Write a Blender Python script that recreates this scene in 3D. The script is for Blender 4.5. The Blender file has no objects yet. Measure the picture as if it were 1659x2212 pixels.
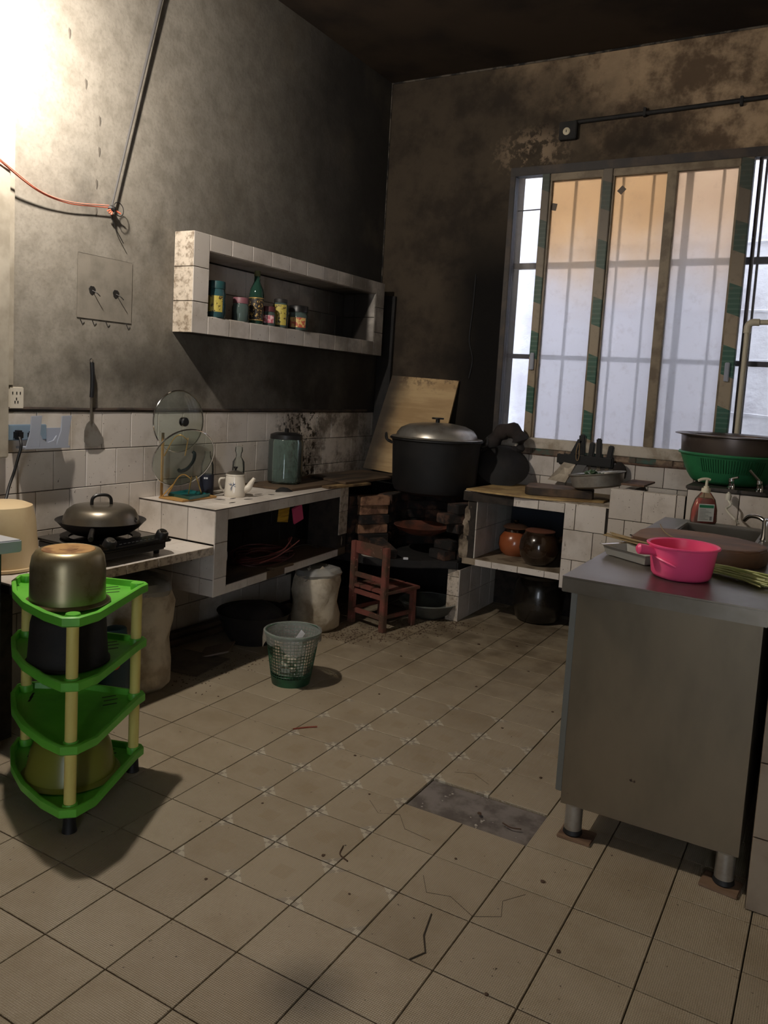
import bpy, bmesh, math, random
from mathutils import Vector, Matrix
random.seed(7)
SC = bpy.context.scene
COL = SC.collection
R_ = math.radians
# ---------------------------------------------------------------- camera
cam = bpy.data.cameras.new('camera')
co = bpy.data.objects.new('camera', cam); COL.objects.link(co)
W_, H_ = 1659.0, 2212.0
FPX, CX_, CY_ = 1723.64, 844.67, 1015.70
cam.sensor_fit = 'VERTICAL'; cam.sensor_height = 24.0
cam.lens = FPX * 24.0 / H_
cam.shift_x = -(CX_ - W_ / 2) / H_
cam.shift_y = (CY_ - H_ / 2) / H_
co.location = (1.480, -1.135, 1.2974)
co.rotation_euler = (R_(84.0663), R_(-3.3088), R_(29.6937))
cam.clip_start = .02
SC.camera = co
# ---------------------------------------------------------------- sky
w = bpy.data.worlds.new('sky'); SC.world = w; w.use_nodes = True
bg = w.node_tree.nodes['Background']
bg.inputs[0].default_value = (.84, .90, 1.0, 1); bg.inputs[1].default_value = 8.0
# ---------------------------------------------------------------- colour management
SC.view_settings.view_transform = 'Standard'
SC.view_settings.look = 'None'
SC.view_settings.exposure = 0.16
SC.view_settings.gamma = 1.0
SC.view_settings.use_curve_mapping = False
SC.cycles.max_bounces = 8
SC.cycles.transparent_max_bounces = 12
SC.cycles.caustics_refractive = False
SC.cycles.caustics_reflective = False
SC.cycles.sample_clamp_indirect = 3.0
SC.cycles.use_denoising = True
LAMP = Vector((-.84, .58, 2.47))
LAMP_W = 92.0
XL, YB, ZC, XR = -1.26, 3.464, 3.235, 1.38
T = .158

# ================================================================ materials
def lin(c):
    def f(v):
        v /= 255.0
        return v / 12.92 if v <= .04045 else ((v + .055) / 1.055) ** 2.4
    return (f(c[0]), f(c[1]), f(c[2]), 1)

class NT:
    def __init__(s, name):
        s.m = bpy.data.materials.new(name); s.m.use_nodes = True
        s.t = s.m.node_tree; s.b = s.t.nodes['Principled BSDF']; s.out = s.t.nodes['Material Output']
    def n(s, kind, **k):
        x = s.t.nodes.new('ShaderNode' + kind)
        for a, v in k.items(): setattr(x, a, v)
        return x
    def l(s, a, b): s.t.links.new(a, b)
    def v(s, sock, val):
        if isinstance(val, (int, float)) or isinstance(val, tuple): sock.default_value = val
        else: s.l(val, sock)
    def math(s, op, a, b=0.0, c=0.0, clamp=False):
        x = s.n('Math', operation=op, use_clamp=clamp)
        s.v(x.inputs[0], a); s.v(x.inputs[1], b)
        if op in ('MULTIPLY_ADD', 'SMOOTH_MIN', 'WRAP', 'COMPARE'): s.v(x.inputs[2], c)
        return x.outputs[0]
    def pos(s): return s.n('NewGeometry').outputs['Position']
    def obj(s): return s.n('TexCoord').outputs['Object']
    def xyz(s, vec):
        x = s.n('SeparateXYZ'); s.l(vec, x.inputs[0]); return x.outputs
    def noise(s, scale, detail=4, rough=.55, vec=None, stretch=None):
        x = s.n('TexNoise'); x.inputs['Scale'].default_value = scale
        x.inputs['Detail'].default_value = detail; x.inputs['Roughness'].default_value = rough
        vec = vec or s.pos()
        if stretch:
            mp = s.n('Mapping'); mp.inputs['Scale'].default_value = stretch; s.l(vec, mp.inputs[0]); vec = mp.outputs[0]
        s.l(vec, x.inputs['Vector']); return x.outputs['Fac']
    def ramp(s, f, lo, hi, a=0.0, b=1.0):
        x = s.n('MapRange', clamp=True, interpolation_type='SMOOTHSTEP'); s.v(x.inputs[0], f)
        for i, q in ((1, lo), (2, hi), (3, a), (4, b)): s.v(x.inputs[i], q)
        return x.outputs[0]
    def mix(s, f, a, b):
        x = s.n('Mix', data_type='RGBA'); s.v(x.inputs[0], f); s.v(x.inputs[6], a); s.v(x.inputs[7], b); return x.outputs[2]
    def bump(s, h, strength=.3, dist=.002):
        x = s.n('Bump'); x.inputs['Strength'].default_value = strength; x.inputs['Distance'].default_value = dist
        s.l(h, x.inputs['Height']); s.l(x.outputs[0], s.b.inputs['Normal'])
    def base(s, c): s.v(s.b.inputs['Base Color'], c)
    def rough(s, r): s.v(s.b.inputs['Roughness'], r)

def M(name, c, rough=.5, metal=0.0, c2=None, scale=8, lo=.4, hi=.65, bump=0.0, bscale=40, dist=.002, trans=0.0, ior=1.45,
      alpha=1.0, stretch=None, speck=None, rnd=0.0, vec='pos', coat=0.0, spec=.5, emit=0.0):
    t = NT(name); col = lin(c)
    vec_ = t.pos() if vec == 'pos' else t.obj()
    if c2: col = t.mix(t.ramp(t.noise(scale, 5, .6, vec_, stretch), lo, hi), lin(c), lin(c2))
    if speck: col = t.mix(t.ramp(t.noise(speck[1], 3, .6, vec_), speck[2], speck[2] + .06), col, lin(speck[0]))
    if rnd:
        oi = t.n('ObjectInfo').outputs['Random']; hs = t.n('HueSaturation')
        t.l(t.math('MULTIPLY_ADD', oi, rnd, 1 - rnd / 2), hs.inputs['Value']); t.v(hs.inputs['Color'], col); col = hs.outputs[0]
    t.base(col); t.rough(rough); t.b.inputs['Metallic'].default_value = metal
    t.b.inputs['Specular IOR Level'].default_value = spec
    if trans: t.b.inputs['Transmission Weight'].default_value = trans; t.b.inputs['IOR'].default_value = ior
    if coat: t.b.inputs['Coat Weight'].default_value = coat
    if alpha < 1: t.b.inputs['Alpha'].default_value = alpha
    if emit:
        t.b.inputs['Emission Color'].default_value = lin(c); t.b.inputs['Emission Strength'].default_value = emit
    if bump: t.bump(t.noise(bscale, 5, .6, vec_), bump, dist)
    return t.m

def thin_glass(name, tint, a=.12, rough=.03):
    # thin clear sheet: mostly see-through with a glossy film and a little body colour
    t = NT(name)
    tr = t.n('BsdfTransparent'); tr.inputs[0].default_value = lin(tint)
    gl = t.n('BsdfGlossy'); gl.inputs['Roughness'].default_value = rough; gl.inputs[0].default_value = (1, 1, 1, 1)
    df = t.n('BsdfDiffuse'); df.inputs[0].default_value = lin(tint)
    fr = t.n('Fresnel'); fr.inputs[0].default_value = 1.35
    m1 = t.n('MixShader'); m1.inputs[0].default_value = a; t.l(tr.outputs[0], m1.inputs[1]); t.l(df.outputs[0], m1.inputs[2])
    m2 = t.n('MixShader'); t.l(fr.outputs[0], m2.inputs[0]); t.l(m1.outputs[0], m2.inputs[1]); t.l(gl.outputs[0], m2.inputs[2])
    t.l(m2.outputs[0], t.out.inputs[0]); return t.m

# --- walls
def m_wall_left():
    t = NT('sooty plaster left'); P = t.xyz(t.pos())
    n1 = t.noise(1.6, 6, .62); n2 = t.noise(14, 5, .6); n3 = t.noise(70, 3, .6)
    yy = t.math('ADD', P['Y'], t.math('MULTIPLY', t.math('SUBTRACT', n1, .5), 1.5))
    soot = t.ramp(yy, 1.1, 3.4)
    low = t.math('MULTIPLY', t.ramp(P['Z'], 1.62, 1.2), t.ramp(n1, .40, .60))       # soot above the tiles
    band = t.math('MULTIPLY', t.ramp(t.math('ABSOLUTE', t.math('SUBTRACT', t.math('ADD', P['Z'], t.math('MULTIPLY', P['Y'], .35)), 2.42)), .22, .0),
                  t.ramp(t.noise(3.1, 5, .65), .42, .66))
    c = t.mix(t.ramp(n2, .3, .75), lin((146, 140, 130)), lin((126, 120, 110)))
    c = t.mix(t.math('MULTIPLY', t.ramp(n3, .42, .8), .3), c, lin((92, 86, 77)))
    c = t.mix(t.math('MULTIPLY', band, .55), c, lin((70, 68, 64)))
    c = t.mix(t.math('MULTIPLY', low, .7), c, lin((52, 47, 41)))
    c = t.mix(t.math('MULTIPLY', soot, .965), c, lin((50, 48, 46)))
    # grey-brown scuffs showing through the soot below the niche
    sc = t.math('MULTIPLY', t.ramp(t.noise(2.4, 5, .6), .5, .72), .2); c = t.mix(sc, c, lin((120, 108, 90)))
    t.base(c); t.rough(.9); t.b.inputs['Specular IOR Level'].default_value = .15
    t.bump(t.math('ADD', n2, t.math('MULTIPLY', n3, .3)), .5, .004); return t.m
def m_wall_back():
    t = NT('sooty plaster back'); P = t.xyz(t.pos())
    n1 = t.noise(1.7, 6, .62); n2 = t.noise(4.2, 7, .66); n3 = t.noise(60, 3, .6)
    c = t.mix(t.ramp(n2, .38, .66), lin((74, 65, 54)), lin((54, 47, 40)))
    # browner, cleaner plaster above and right of the window
    d = t.math('ADD', t.math('ADD', t.math('MULTIPLY', P['X'], .8), t.math('MULTIPLY', P['Z'], .9)), t.math('MULTIPLY', n1, 1.3))
    cl = t.ramp(d, 3.1, 3.9)
    pale = t.mix(t.ramp(n2, .4, .62), lin((170, 146, 118)), lin((96, 80, 64)))
    c = t.mix(cl, c, pale)
    # peeled spots left of the switch
    dx = t.math('SUBTRACT', P['X'], -.28); dz = t.math('SUBTRACT', P['Z'], 2.72)
    rr = t.math('SQRT', t.math('ADD', t.math('MULTIPLY', t.math('MULTIPLY', dx, dx), .35), t.math('MULTIPLY', dz, dz)))
    pl = t.math('MULTIPLY', t.ramp(rr, .19, .02), t.ramp(t.noise(16, 6, .7), .46, .58))
    c = t.mix(t.math('MULTIPLY', pl, .8), c, lin((150, 130, 108)))
    # the black plume over the stove
    px = t.math('ABSOLUTE', t.math('SUBTRACT', P['X'], t.math('ADD', -.52, t.math('MULTIPLY', n1, .2))))
    pm = t.math('MULTIPLY', t.ramp(px, .50, .12), t.ramp(P['Z'], 2.65, 1.9)); c = t.mix(t.math('MULTIPLY', pm, .95), c, lin((17, 16, 16)))
    t.base(c); t.rough(.88); t.b.inputs['Specular IOR Level'].default_value = .15
    t.bump(t.math('ADD', n2, t.math('MULTIPLY', n3, .3)), .6, .005); return t.m
def m_wtile(name, burn):
    t = NT(name); P = t.xyz(t.pos()); oi = t.n('ObjectInfo').outputs['Random']
    c = t.mix(oi, lin((222, 214, 205)), lin((202, 194, 185)))
    c = t.mix(t.math('MULTIPLY', t.ramp(t.noise(6, 5, .6), .45, .75), .5), c, lin((150, 136, 118)))
    c = t.mix(t.ramp(t.noise(85, 3, .6), .685, .73), c, lin((70, 52, 40)))
    if burn == 'left':     # peeling and scorched right of the big jar
        b = t.math('MULTIPLY', t.ramp(P['Y'], 2.1, 2.9), t.ramp(t.noise(7, 6, .7), .36, .62)); c = t.mix(t.math('MULTIPLY', b, .85), c, lin((66, 58, 50)))
        e = t.math('MULTIPLY', t.ramp(t.math('ABSOLUTE', t.math('SUBTRACT', P['Y'], 2.62)), .26, .14), t.ramp(t.noise(26, 5, .75), .5, .57))
        c = t.mix(e, c, lin((24, 22, 20)))
        b2 = t.ramp(P['Y'], 2.75, 3.45); c = t.mix(t.math('MULTIPLY', b2, .6), c, lin((60, 54, 46)))
    if burn == 'niche':
        b = t.math('MULTIPLY', t.ramp(P['Y'], 2.0, 3.1), t.ramp(t.noise(4, 5, .6), .25, .6)); c = t.mix(t.math('MULTIPLY', b, .75), c, lin((62, 56, 50)))
        c = t.mix(t.math('MULTIPLY', t.ramp(P['X'], -1.16, -1.20), t.ramp(P['Y'], 2.6, 3.2)), c, lin((46, 42, 38)))
    if burn == 'under':
        c = t.mix(.12, c, lin((96, 88, 80)))
    if burn == 'dirty':
        c = t.mix(t.math('MULTIPLY', t.ramp(t.noise(34, 6, .72), .44, .66), .75), t.mix(.35, c, lin((190, 168, 132))), lin((104, 86, 66)))
    if burn == 'right':
        st = t.ramp(t.noise(22, 5, .7, None, (1, 1, .35)), .62, .72); c = t.mix(t.math('MULTIPLY', st, .6), c, lin((96, 74, 56)))
    t.base(c); t.rough(t.ramp(t.noise(9, 3), .3, .7, .28, .5)); t.b.inputs['Specular IOR Level'].default_value = .4
    t.bump(t.noise(30, 3), .08, .002); return t.m
def m_floor_tile(name, orn):
    t = NT(name); o = t.xyz(t.obj()); oi = t.n('ObjectInfo').outputs['Random']
    c = t.mix(oi, lin((172, 158, 135)), lin((160, 146, 124)))
    c = t.mix(t.math('MULTIPLY', t.ramp(t.noise(3.2, 6, .65), .42, .72), .45), c, lin((134, 116, 88)))
    # grime thicker by the stove end of the room
    P = t.xyz(t.pos()); g = t.math('MULTIPLY', t.ramp(P['Y'], 1.5, 2.9), t.ramp(t.noise(5, 6, .65), .38, .64)); c = t.mix(t.math('MULTIPLY', g, .7), c, lin((84, 70, 52)))
    a = t.math('ADD', t.math('ABSOLUTE', o['X']), t.math('ABSOLUTE', o['Y']))
    if orn:
        k = 52.0
        ch = t.math('GREATER_THAN', t.math('MULTIPLY', t.math('SINE', t.math('MULTIPLY', o['X'], k * 2.2)), t.math('SINE', t.math('MULTIPLY', o['Y'], k * 2.2))), 0.0)
        tri = t.math('GREATER_THAN', a, .155)
        c = t.mix(t.math('MULTIPLY', tri, .6), c, t.mix(ch, lin((206, 198, 180)), lin((150, 142, 130))))
        ctr = t.math('LESS_THAN', t.math('MAXIMUM', t.math('ABSOLUTE', o['X']), t.math('ABSOLUTE', o['Y'])), .026)
        c = t.mix(t.math('MULTIPLY', ctr, .35), c, lin((150, 132, 104)))
    h = t.math('MULTIPLY', t.math('SINE', t.math('MULTIPLY', t.math('ADD', o['X'], o['Y']), 640)), t.math('SINE', t.math('MULTIPLY', t.math('SUBTRACT', o['X'], o['Y']), 640)))
    c = t.mix(t.ramp(h, .1, -.8, 0, .42), c, lin((104, 90, 68)))
    c = t.mix(t.ramp(t.noise(55, 3, .6), .69, .74), c, lin((60, 46, 34)))
    # damp soot smudge near the front of the floor
    dx = t.math('SUBTRACT', P['X'], .60); dy = t.math('SUBTRACT', P['Y'], .19)
    rr = t.math('SQRT', t.math('ADD', t.math('MULTIPLY', dx, dx), t.math('MULTIPLY', dy, dy)))
    c = t.mix(t.math('MULTIPLY', t.ramp(rr, .15, .01), .55), c, lin((44, 42, 40)))
    t.base(c); t.rough(t.ramp(t.noise(6, 3), .3, .7, .36, .55)); t.b.inputs['Specular IOR Level'].default_value = .4
    t.bump(h, .45, .0014); return t.m
def m_film():
    # printed packing film left on the window frames: green and beige blocks
    t = NT('printed film on frame'); P = t.xyz(t.pos())
    f = t.math('FRACT', t.math('ADD', t.math('MULTIPLY', P['Z'], 3.1), t.math('MULTIPLY', P['X'], 1.1)))
    g = t.math('GREATER_THAN', f, .52)
    st = t.math('GREATER_THAN', t.math('SINE', t.math('MULTIPLY', P['Z'], 230)), .55)
    gc = t.mix(t.math('MULTIPLY', st, .12), lin((32, 84, 66)), lin((150, 170, 150)))
    c = t.mix(g, lin((150, 134, 110)), gc)
    c = t.mix(t.math('MULTIPLY', t.ramp(P['Z'], 1.5, 2.5), .72), c, lin((52, 42, 34)))
    c = t.mix(t.ramp(t.noise(24, 5), .5, .8, 0, .5), c, lin((90, 72, 54)))
    t.base(c); t.rough(.5); return t.m
def m_film_band():
    t = NT('printed film on sill'); P = t.xyz(t.pos())
    f = t.math('FRACT', t.math('MULTIPLY', P['X'], 3.4)); g = t.math('GREATER_THAN', f, .5)
    c = t.mix(g, lin((150, 128, 106)), lin((66, 92, 80))); c = t.mix(t.ramp(t.noise(18, 5), .42, .62, 0, .8), c, lin((92, 74, 62)))
    t.base(c); t.rough(.7); return t.m
def m_frost(name, warm):
    t = NT(name); P = t.xyz(t.pos())
    n = t.noise(2.6, 5, .6); n2 = t.noise(22, 5, .7)
    w_ = t.ramp(t.math('ADD', P['Z'], t.math('MULTIPLY', n, .5)), 1.95, 2.65)
    c = t.mix(t.math('MULTIPLY', w_, warm), lin((250, 248, 252)), lin((222, 194, 158)))
    c = t.mix(t.ramp(n2, .5, .8, 0, .18), c, lin((176, 160, 146)))
    tl = t.n('BsdfTranslucent'); t.l(c, tl.inputs[0])
    rf = t.n('BsdfRefraction'); rf.inputs['IOR'].default_value = 1.12; rf.inputs['Roughness'].default_value = .34; t.l(c, rf.inputs[0])
    gl = t.n('BsdfGlossy'); gl.inputs['Roughness'].default_value = .5; gl.inputs[0].default_value = (.4, .4, .4, 1)
    m1 = t.n('MixShader'); m1.inputs[0].default_value = .62; t.l(tl.outputs[0], m1.inputs[1]); t.l(rf.outputs[0], m1.inputs[2])
    m2 = t.n('MixShader'); m2.inputs[0].default_value = .05; t.l(m1.outputs[0], m2.inputs[1]); t.l(gl.outputs[0], m2.inputs[2])
    t.l(m2.outputs[0], t.out.inputs[0]); return t.m

MW_L, MW_B = m_wall_left(), m_wall_back()
M_CEIL = M('sooty ceiling', (44, 38, 34), .9, c2=(62, 52, 43), scale=1.4, lo=.42, hi=.62, bump=.3, bscale=8, dist=.006, spec=.1)
M_CREASE = M('cracked plaster edge', (96, 88, 78), .9, c2=(30, 28, 26), scale=16, lo=.4, hi=.6)
T_LEFT, T_NICHE, T_UNDER = m_wtile('white tile scorched', 'left'), m_wtile('white tile niche', 'niche'), m_wtile('white tile under counter', 'under')
T_INT = M('shaded sooty tile', (50, 47, 44), .6, c2=(34, 32, 30), scale=8)  # compartment's inside shade put into the tile colour; soot beside the stove
T_DIRTY, T_RIGHT, T_PLAIN = m_wtile('white tile grimy edge', 'dirty'), m_wtile('white tile stained', 'right'), m_wtile('white tile', '')
M_GROUT = M('dark mortar', (50, 43, 37), .9, c2=(30, 26, 23), scale=20, bump=.3)
F_PLAIN, F_ORN = m_floor_tile('beige relief tile', False), m_floor_tile('beige ornament tile', True)
M_CONC = M('grey screed', (122, 114, 108), .7, c2=(86, 78, 72), scale=12, bump=.5, bscale=60, speck=((190, 184, 172), 24, .66))
M_FGROUT = M('floor joint dirt', (84, 72, 56), .95, c2=(52, 44, 34), scale=8)
M_FILM, M_BAND = m_film(), m_film_band()
M_FROST, M_FROST2 = m_frost('frosted glass stained', .95), m_frost('frosted glass', .75)
M_PVC = M('cream pvc', (196, 188, 166), .4)
M_TRUNK = M('grey white trunking', (168, 160, 146), .6, c2=(140, 132, 118), scale=5)
M_BLACKFR = M('sooty frame', (44, 39, 37), .6, c2=(66, 54, 44), scale=7, bump=.2)
M_KHAKI = M('khaki aluminium', (128, 112, 88), .5, c2=(98, 82, 60), scale=9)
M_SILL = M('dusty white frame', (196, 186, 170), .5, c2=(156, 142, 122), scale=10)
M_BAR = M('outside iron bar', (46, 48, 56), .6)
M_OUT = M('whitewashed outside wall', (226, 226, 228), .9, c2=(204, 202, 204), scale=3, bump=.9, bscale=5, dist=.02, speck=((120, 116, 112), 20, .70))
M_OUTG = M('outside ground', (150, 150, 146), .9)
M_STEEL = M('brushed steel', (140, 134, 124), .34, .85, c2=(120, 112, 98), scale=3.2, lo=.38, hi=.68, speck=((60, 50, 40), 30, .74), bump=.04, bscale=20)
M_STEELP = M('steel panel', (130, 117, 97), .44, .65, c2=(106, 97, 81), scale=2.6, lo=.35, hi=.7, speck=((58, 46, 34), 24, .735), stretch=(1, 1, .4), bump=.05, bscale=12)
M_CHROME = M('chrome', (205, 205, 205), .12, 1.0)
M_ALU = M('dull aluminium', (176, 172, 164), .36, .75, c2=(150, 142, 130), scale=9)
M_ALUD = M('greasy aluminium', (150, 138, 108), .38, .8, c2=(104, 90, 44), scale=12, lo=.45, hi=.75)
M_BURNT = M('scorched pan bottom', (176, 136, 84), .6, .2, c2=(120, 80, 44), scale=18)
M_BLK = M('black iron', (24, 23, 23), .42, .3, c2=(34, 31, 29), scale=14, bump=.15)
M_SOOT = M('soot black', (19, 18, 18), .75, 0, c2=(33, 30, 28), scale=12, bump=.4)
M_SOOTPOT = M('sooty enamel', (13, 13, 14), .6, 0, c2=(24, 23, 23), scale=10, speck=((120, 112, 100), 26, .735))
M_BLKPL = M('black plastic', (22, 22, 23), .4)
M_BLKGL = M('black gloss glass', (10, 10, 11), .12, coat=.5)
M_GREENP = M('bright green plastic', (104, 192, 62), .4, c2=(92, 176, 54), scale=6)
M_CREAM = M('cream plastic post', (218, 204, 116), .45)
M_GREENM = M('green mesh plastic', (40, 92, 60), .45, c2=(28, 62, 44), scale=8)
M_GREENB = M('green basket plastic', (52, 132, 84), .45, c2=(42, 112, 72), scale=6)
M_PINK = M('pink plastic', (244, 86, 134), .36, c2=(238, 80, 128), scale=5)
M_YEL = M('translucent olive plastic', (132, 134, 52), .3, trans=.2)
M_WOODR = M('worn red paint wood', (122, 70, 60), .7, c2=(86, 64, 50), scale=9, lo=.42, hi=.6, bump=.4, bscale=30, speck=((176, 140, 120), 60, .66))
M_WOODD = M('dirty dark board', (92, 74, 56), .7, c2=(46, 38, 31), scale=6, lo=.38, hi=.6, stretch=(1, .25, 1), bump=.4, bscale=26)
M_PLY = M('pale plywood', (206, 172, 120), .65, c2=(186, 148, 98), scale=5, stretch=(.3, 1, 3), bump=.15, bscale=20)
M_PLYS = M('plywood scorched at one side', (206, 172, 120), .65)
def plys():
    t = NT('plywood scorched at one side'); P = t.xyz(t.pos()); n = t.noise(5, 5, .6)
    c = t.mix(t.ramp(t.noise(6, 5, .6, None, (.4, 1, 3)), .35, .65), lin((196, 166, 120)), lin((170, 138, 94)))
    s = t.ramp(t.math('ADD', t.math('ADD', P['X'], t.math('MULTIPLY', P['Z'], -.16)), t.math('MULTIPLY', n, .12)), -1.09, -1.26)
    c = t.mix(t.math('MULTIPLY', s, .93), c, lin((36, 31, 27)))
    s2 = t.math('MULTIPLY', t.ramp(P['Z'], 1.25, 1.37), t.ramp(t.noise(20, 5, .7), .5, .62)); c = t.mix(t.math('MULTIPLY', s2, .7), c, lin((70, 50, 34)))
    t.base(c); t.rough(.65); return t.m
M_PLYS = plys()
M_BLOCK = M('oiled chopping block', (116, 82, 56), .5, c2=(82, 58, 40), scale=7, stretch=(.3, 1, 1), bump=.2, bscale=30)
M_BRICK = M('sooty brick', (84, 60, 48), .9, c2=(28, 25, 23), scale=14, lo=.34, hi=.54, bump=.6, bscale=40, dist=.004, rnd=.6)
M_BRICKL = M('pale brick', (150, 112, 86), .9, c2=(92, 64, 48), scale=20, bump=.6, bscale=40, dist=.004, rnd=.3)
M_PLASTER = M('crumbling render', (150, 136, 118), .9, c2=(90, 78, 64), scale=14, bump=.8, bscale=30, dist=.006)
M_CLAY = M('terracotta glaze', (150, 84, 50), .25, c2=(140, 72, 36), scale=6, coat=.4)
M_CLAYM = M('unglazed clay', (176, 128, 98), .7)
M_DGLAZE = M('dark brown glaze', (38, 27, 20), .16, c2=(58, 40, 26), scale=7, coat=.6)
M_DJAR = M('large dark jar glaze', (30, 27, 22), .25, c2=(44, 38, 30), scale=9, coat=.3)
M_WENAM = M('white enamel', (224, 216, 202), .22, coat=.4)
M_GLASS = thin_glass('clear glass', (240, 244, 240), .05)
M_GLASSG = thin_glass('greenish glass', (206, 224, 218), .08)
M_GLASSD = thin_glass('dark green glass', (60, 100, 86), .35)
M_BAG = thin_glass('thin plastic bag', (226, 226, 222), .32, .25)
M_BAGT = thin_glass('clear bin liner', (232, 236, 232), .22, .2)
M_PAPER = M('waste paper', (168, 158, 142), .9, c2=(140, 130, 116), scale=14, bump=.4)
M_SACK = M('woven sack', (204, 194, 174), .8, c2=(164, 150, 128), scale=9, bump=.8, bscale=14, dist=.008)
M_SACK2 = M('creamy plastic tub', (214, 190, 150), .5, c2=(196, 158, 118), scale=4)
M_TEAL = M('teal tray', (26, 98, 96), .35)
M_TEALB = M('dark teal carrier bag', (18, 58, 70), .4)
M_ORANGE = M('orange mark', (206, 84, 44), .5)
M_GOLD = M('gilt wire', (212, 170, 100), .3, .6)
M_BAMBOO = M('bamboo edge', (180, 140, 82), .5)
M_COPPER = M('reddish cable', (196, 92, 64), .4, c2=(210, 140, 96), scale=40)
M_WIRE = M('dark cable', (26, 24, 24), .5)
M_SKT = M('white socket plate', (206, 198, 184), .4)
M_SLOT = M('socket slot', (30, 28, 26), .6)
M_HOLD = M('grey translucent plastic', (172, 178, 192), .35, alpha=.75)
M_RUBBER = M('black rubber foot', (14, 14, 15), .6)
M_STALK = M('pale green stalk', (150, 156, 84), .5, c2=(178, 178, 108), scale=18)
M_STRAW = M('dry straw', (140, 118, 80), .7)
M_SOAP = M('pink red liquid soap', (206, 62, 76), .2, coat=.3)
M_SOAPP = thin_glass('clear pump bottle', (226, 214, 196), .12)
M_PUMP = M('ivory pump', (216, 208, 184), .4)
M_LABW = M('white printed label', (220, 220, 214), .5, c2=(150, 150, 146), scale=90, lo=.55, hi=.6)
M_LABG = M('green label band', (44, 134, 92), .5)
M_LEAF = M('leafy greens', (62, 92, 56), .6, c2=(96, 122, 84), scale=14)
M_REDC = M('dark red cable', (74, 30, 24), .5)
M_BLADE = M('worn blade', (118, 110, 98), .42, .6, c2=(94, 86, 75), scale=12)
M_HINGE = M('dark slate top', (70, 72, 74), .35, .3)
M_DARKSIDE = M('dark appliance side', (44, 46, 50), .5)
M_ADESK = M('pale worktop', (182, 184, 188), .4)
M_TAPE = M('grey sticker', (92, 78, 66), .6)
M_DEBRIS = M('floor debris', (74, 54, 38), .8)
M_CRACK = M('crack filled with dirt', (60, 50, 38), .9)
M_CLOTH = M('sooty cloth', (34, 31, 31), .9, c2=(50, 42, 38), scale=9, bump=.6, bscale=20, dist=.006)
M_LABELY = M('yellow jar label', (178, 162, 76), .5, c2=(60, 44, 30), scale=70, lo=.56, hi=.6)
M_LABELR = M('red orange jar label', (176, 84, 62), .5, c2=(206, 176, 110), scale=50, lo=.48, hi=.55)
M_LABELK = M('black bottle label', (36, 30, 26), .5, c2=(196, 160, 90), scale=80, lo=.54, hi=.6)
M_LABELP = M('pink jar label', (180, 92, 104), .5, c2=(232, 200, 200), scale=40, lo=.5, hi=.6)
M_LIDB = M('blue green jar lid', (32, 70, 72), .45)
M_LIDY = M('yellow cap', (168, 152, 60), .4)
M_LIDP = M('dusty pink lid', (118, 74, 82), .5)
M_LIDR = M('maroon lid', (84, 40, 44), .5)
M_NAVY = M('navy sleeve', (18, 24, 42), .6)
M_WHITE = M('white print', (210, 212, 216), .5)
M_BLUEP = M('blue bamboo print', (62, 84, 120), .5)

# ================================================================ mesh helpers
ORG = {}
def world_org(o):
    while o is not None and o not in ORG: o = o.parent
    return ORG.get(o, Vector())
def thing(name, label, cat, loc, group=None, kind=None):
    o = bpy.data.objects.new(name, None); COL.objects.link(o); o.location = loc; o.empty_display_size = .05
    o['label'] = label; o['category'] = cat
    if group: o['group'] = group
    if kind: o['kind'] = kind
    ORG[o] = Vector(loc); return o
def smooth(me, ang=40):
    for p in me.polygons: p.use_smooth = True
    try: me.set_sharp_from_angle(angle=R_(ang))
    except Exception: pass
def O(name, bm, mat, parent, flat=False, label=None, kind=None):
    """a part, built in world coordinates"""
    org = world_org(parent)
    bmesh.ops.translate(bm, verts=bm.verts, vec=-org)
    bmesh.ops.recalc_face_normals(bm, faces=bm.faces)
    me = bpy.data.meshes.new(name); bm.to_mesh(me); bm.free()
    me.materials.append(mat)
    if not flat: smooth(me)
    o = bpy.data.objects.new(name, me); COL.objects.link(o); o.parent = parent
    if label: o['label'] = label
    if kind: o['kind'] = kind
    return o
def solo(name, bm, mat, loc, label, cat, group=None, flat=False, kind=None):
    """a thing that is one mesh"""
    loc = Vector(loc); bmesh.ops.translate(bm, verts=bm.verts, vec=-loc)
    bmesh.ops.recalc_face_normals(bm, faces=bm.faces)
    me = bpy.data.meshes.new(name); bm.to_mesh(me); bm.free(); me.materials.append(mat)
    if not flat: smooth(me)
    o = bpy.data.objects.new(name, me); COL.objects.link(o); o.location = loc; ORG[o] = loc
    o['label'] = label; o['category'] = cat
    if group: o['group'] = group
    if kind: o['kind'] = kind
    return o
def struct(name, bm, mat, flat=True):
    bmesh.ops.recalc_face_normals(bm, faces=bm.faces)
    me = bpy.data.meshes.new(name); bm.to_mesh(me); bm.free(); me.materials.append(mat)
    if not flat: smooth(me)
    o = bpy.data.objects.new(name, me); COL.objects.link(o); o['kind'] = 'structure'; ORG[o] = Vector(); return o
def B(): return bmesh.new()
def box(bm, x0, x1, y0, y1, z0, z1, bev=0.0, mtx=None):
    tb = B(); bmesh.ops.create_cube(tb, size=1)
    for v in tb.verts: v.co = Vector(((x0 + x1) / 2 + v.co.x * (x1 - x0), (y0 + y1) / 2 + v.co.y * (y1 - y0), (z0 + z1) / 2 + v.co.z * (z1 - z0)))
    if bev: bmesh.ops.bevel(tb, geom=tb.edges[:], offset=bev, segments=2, affect='EDGES')
    return merge(bm, tb, mtx)
def merge(bm, tb, mtx=None):
    if mtx is not None: bmesh.ops.transform(tb, matrix=mtx, verts=tb.verts)
    me = bpy.data.meshes.new('tmp'); tb.to_mesh(me); tb.free(); bm.from_mesh(me); bpy.data.meshes.remove(me); return bm
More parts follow.
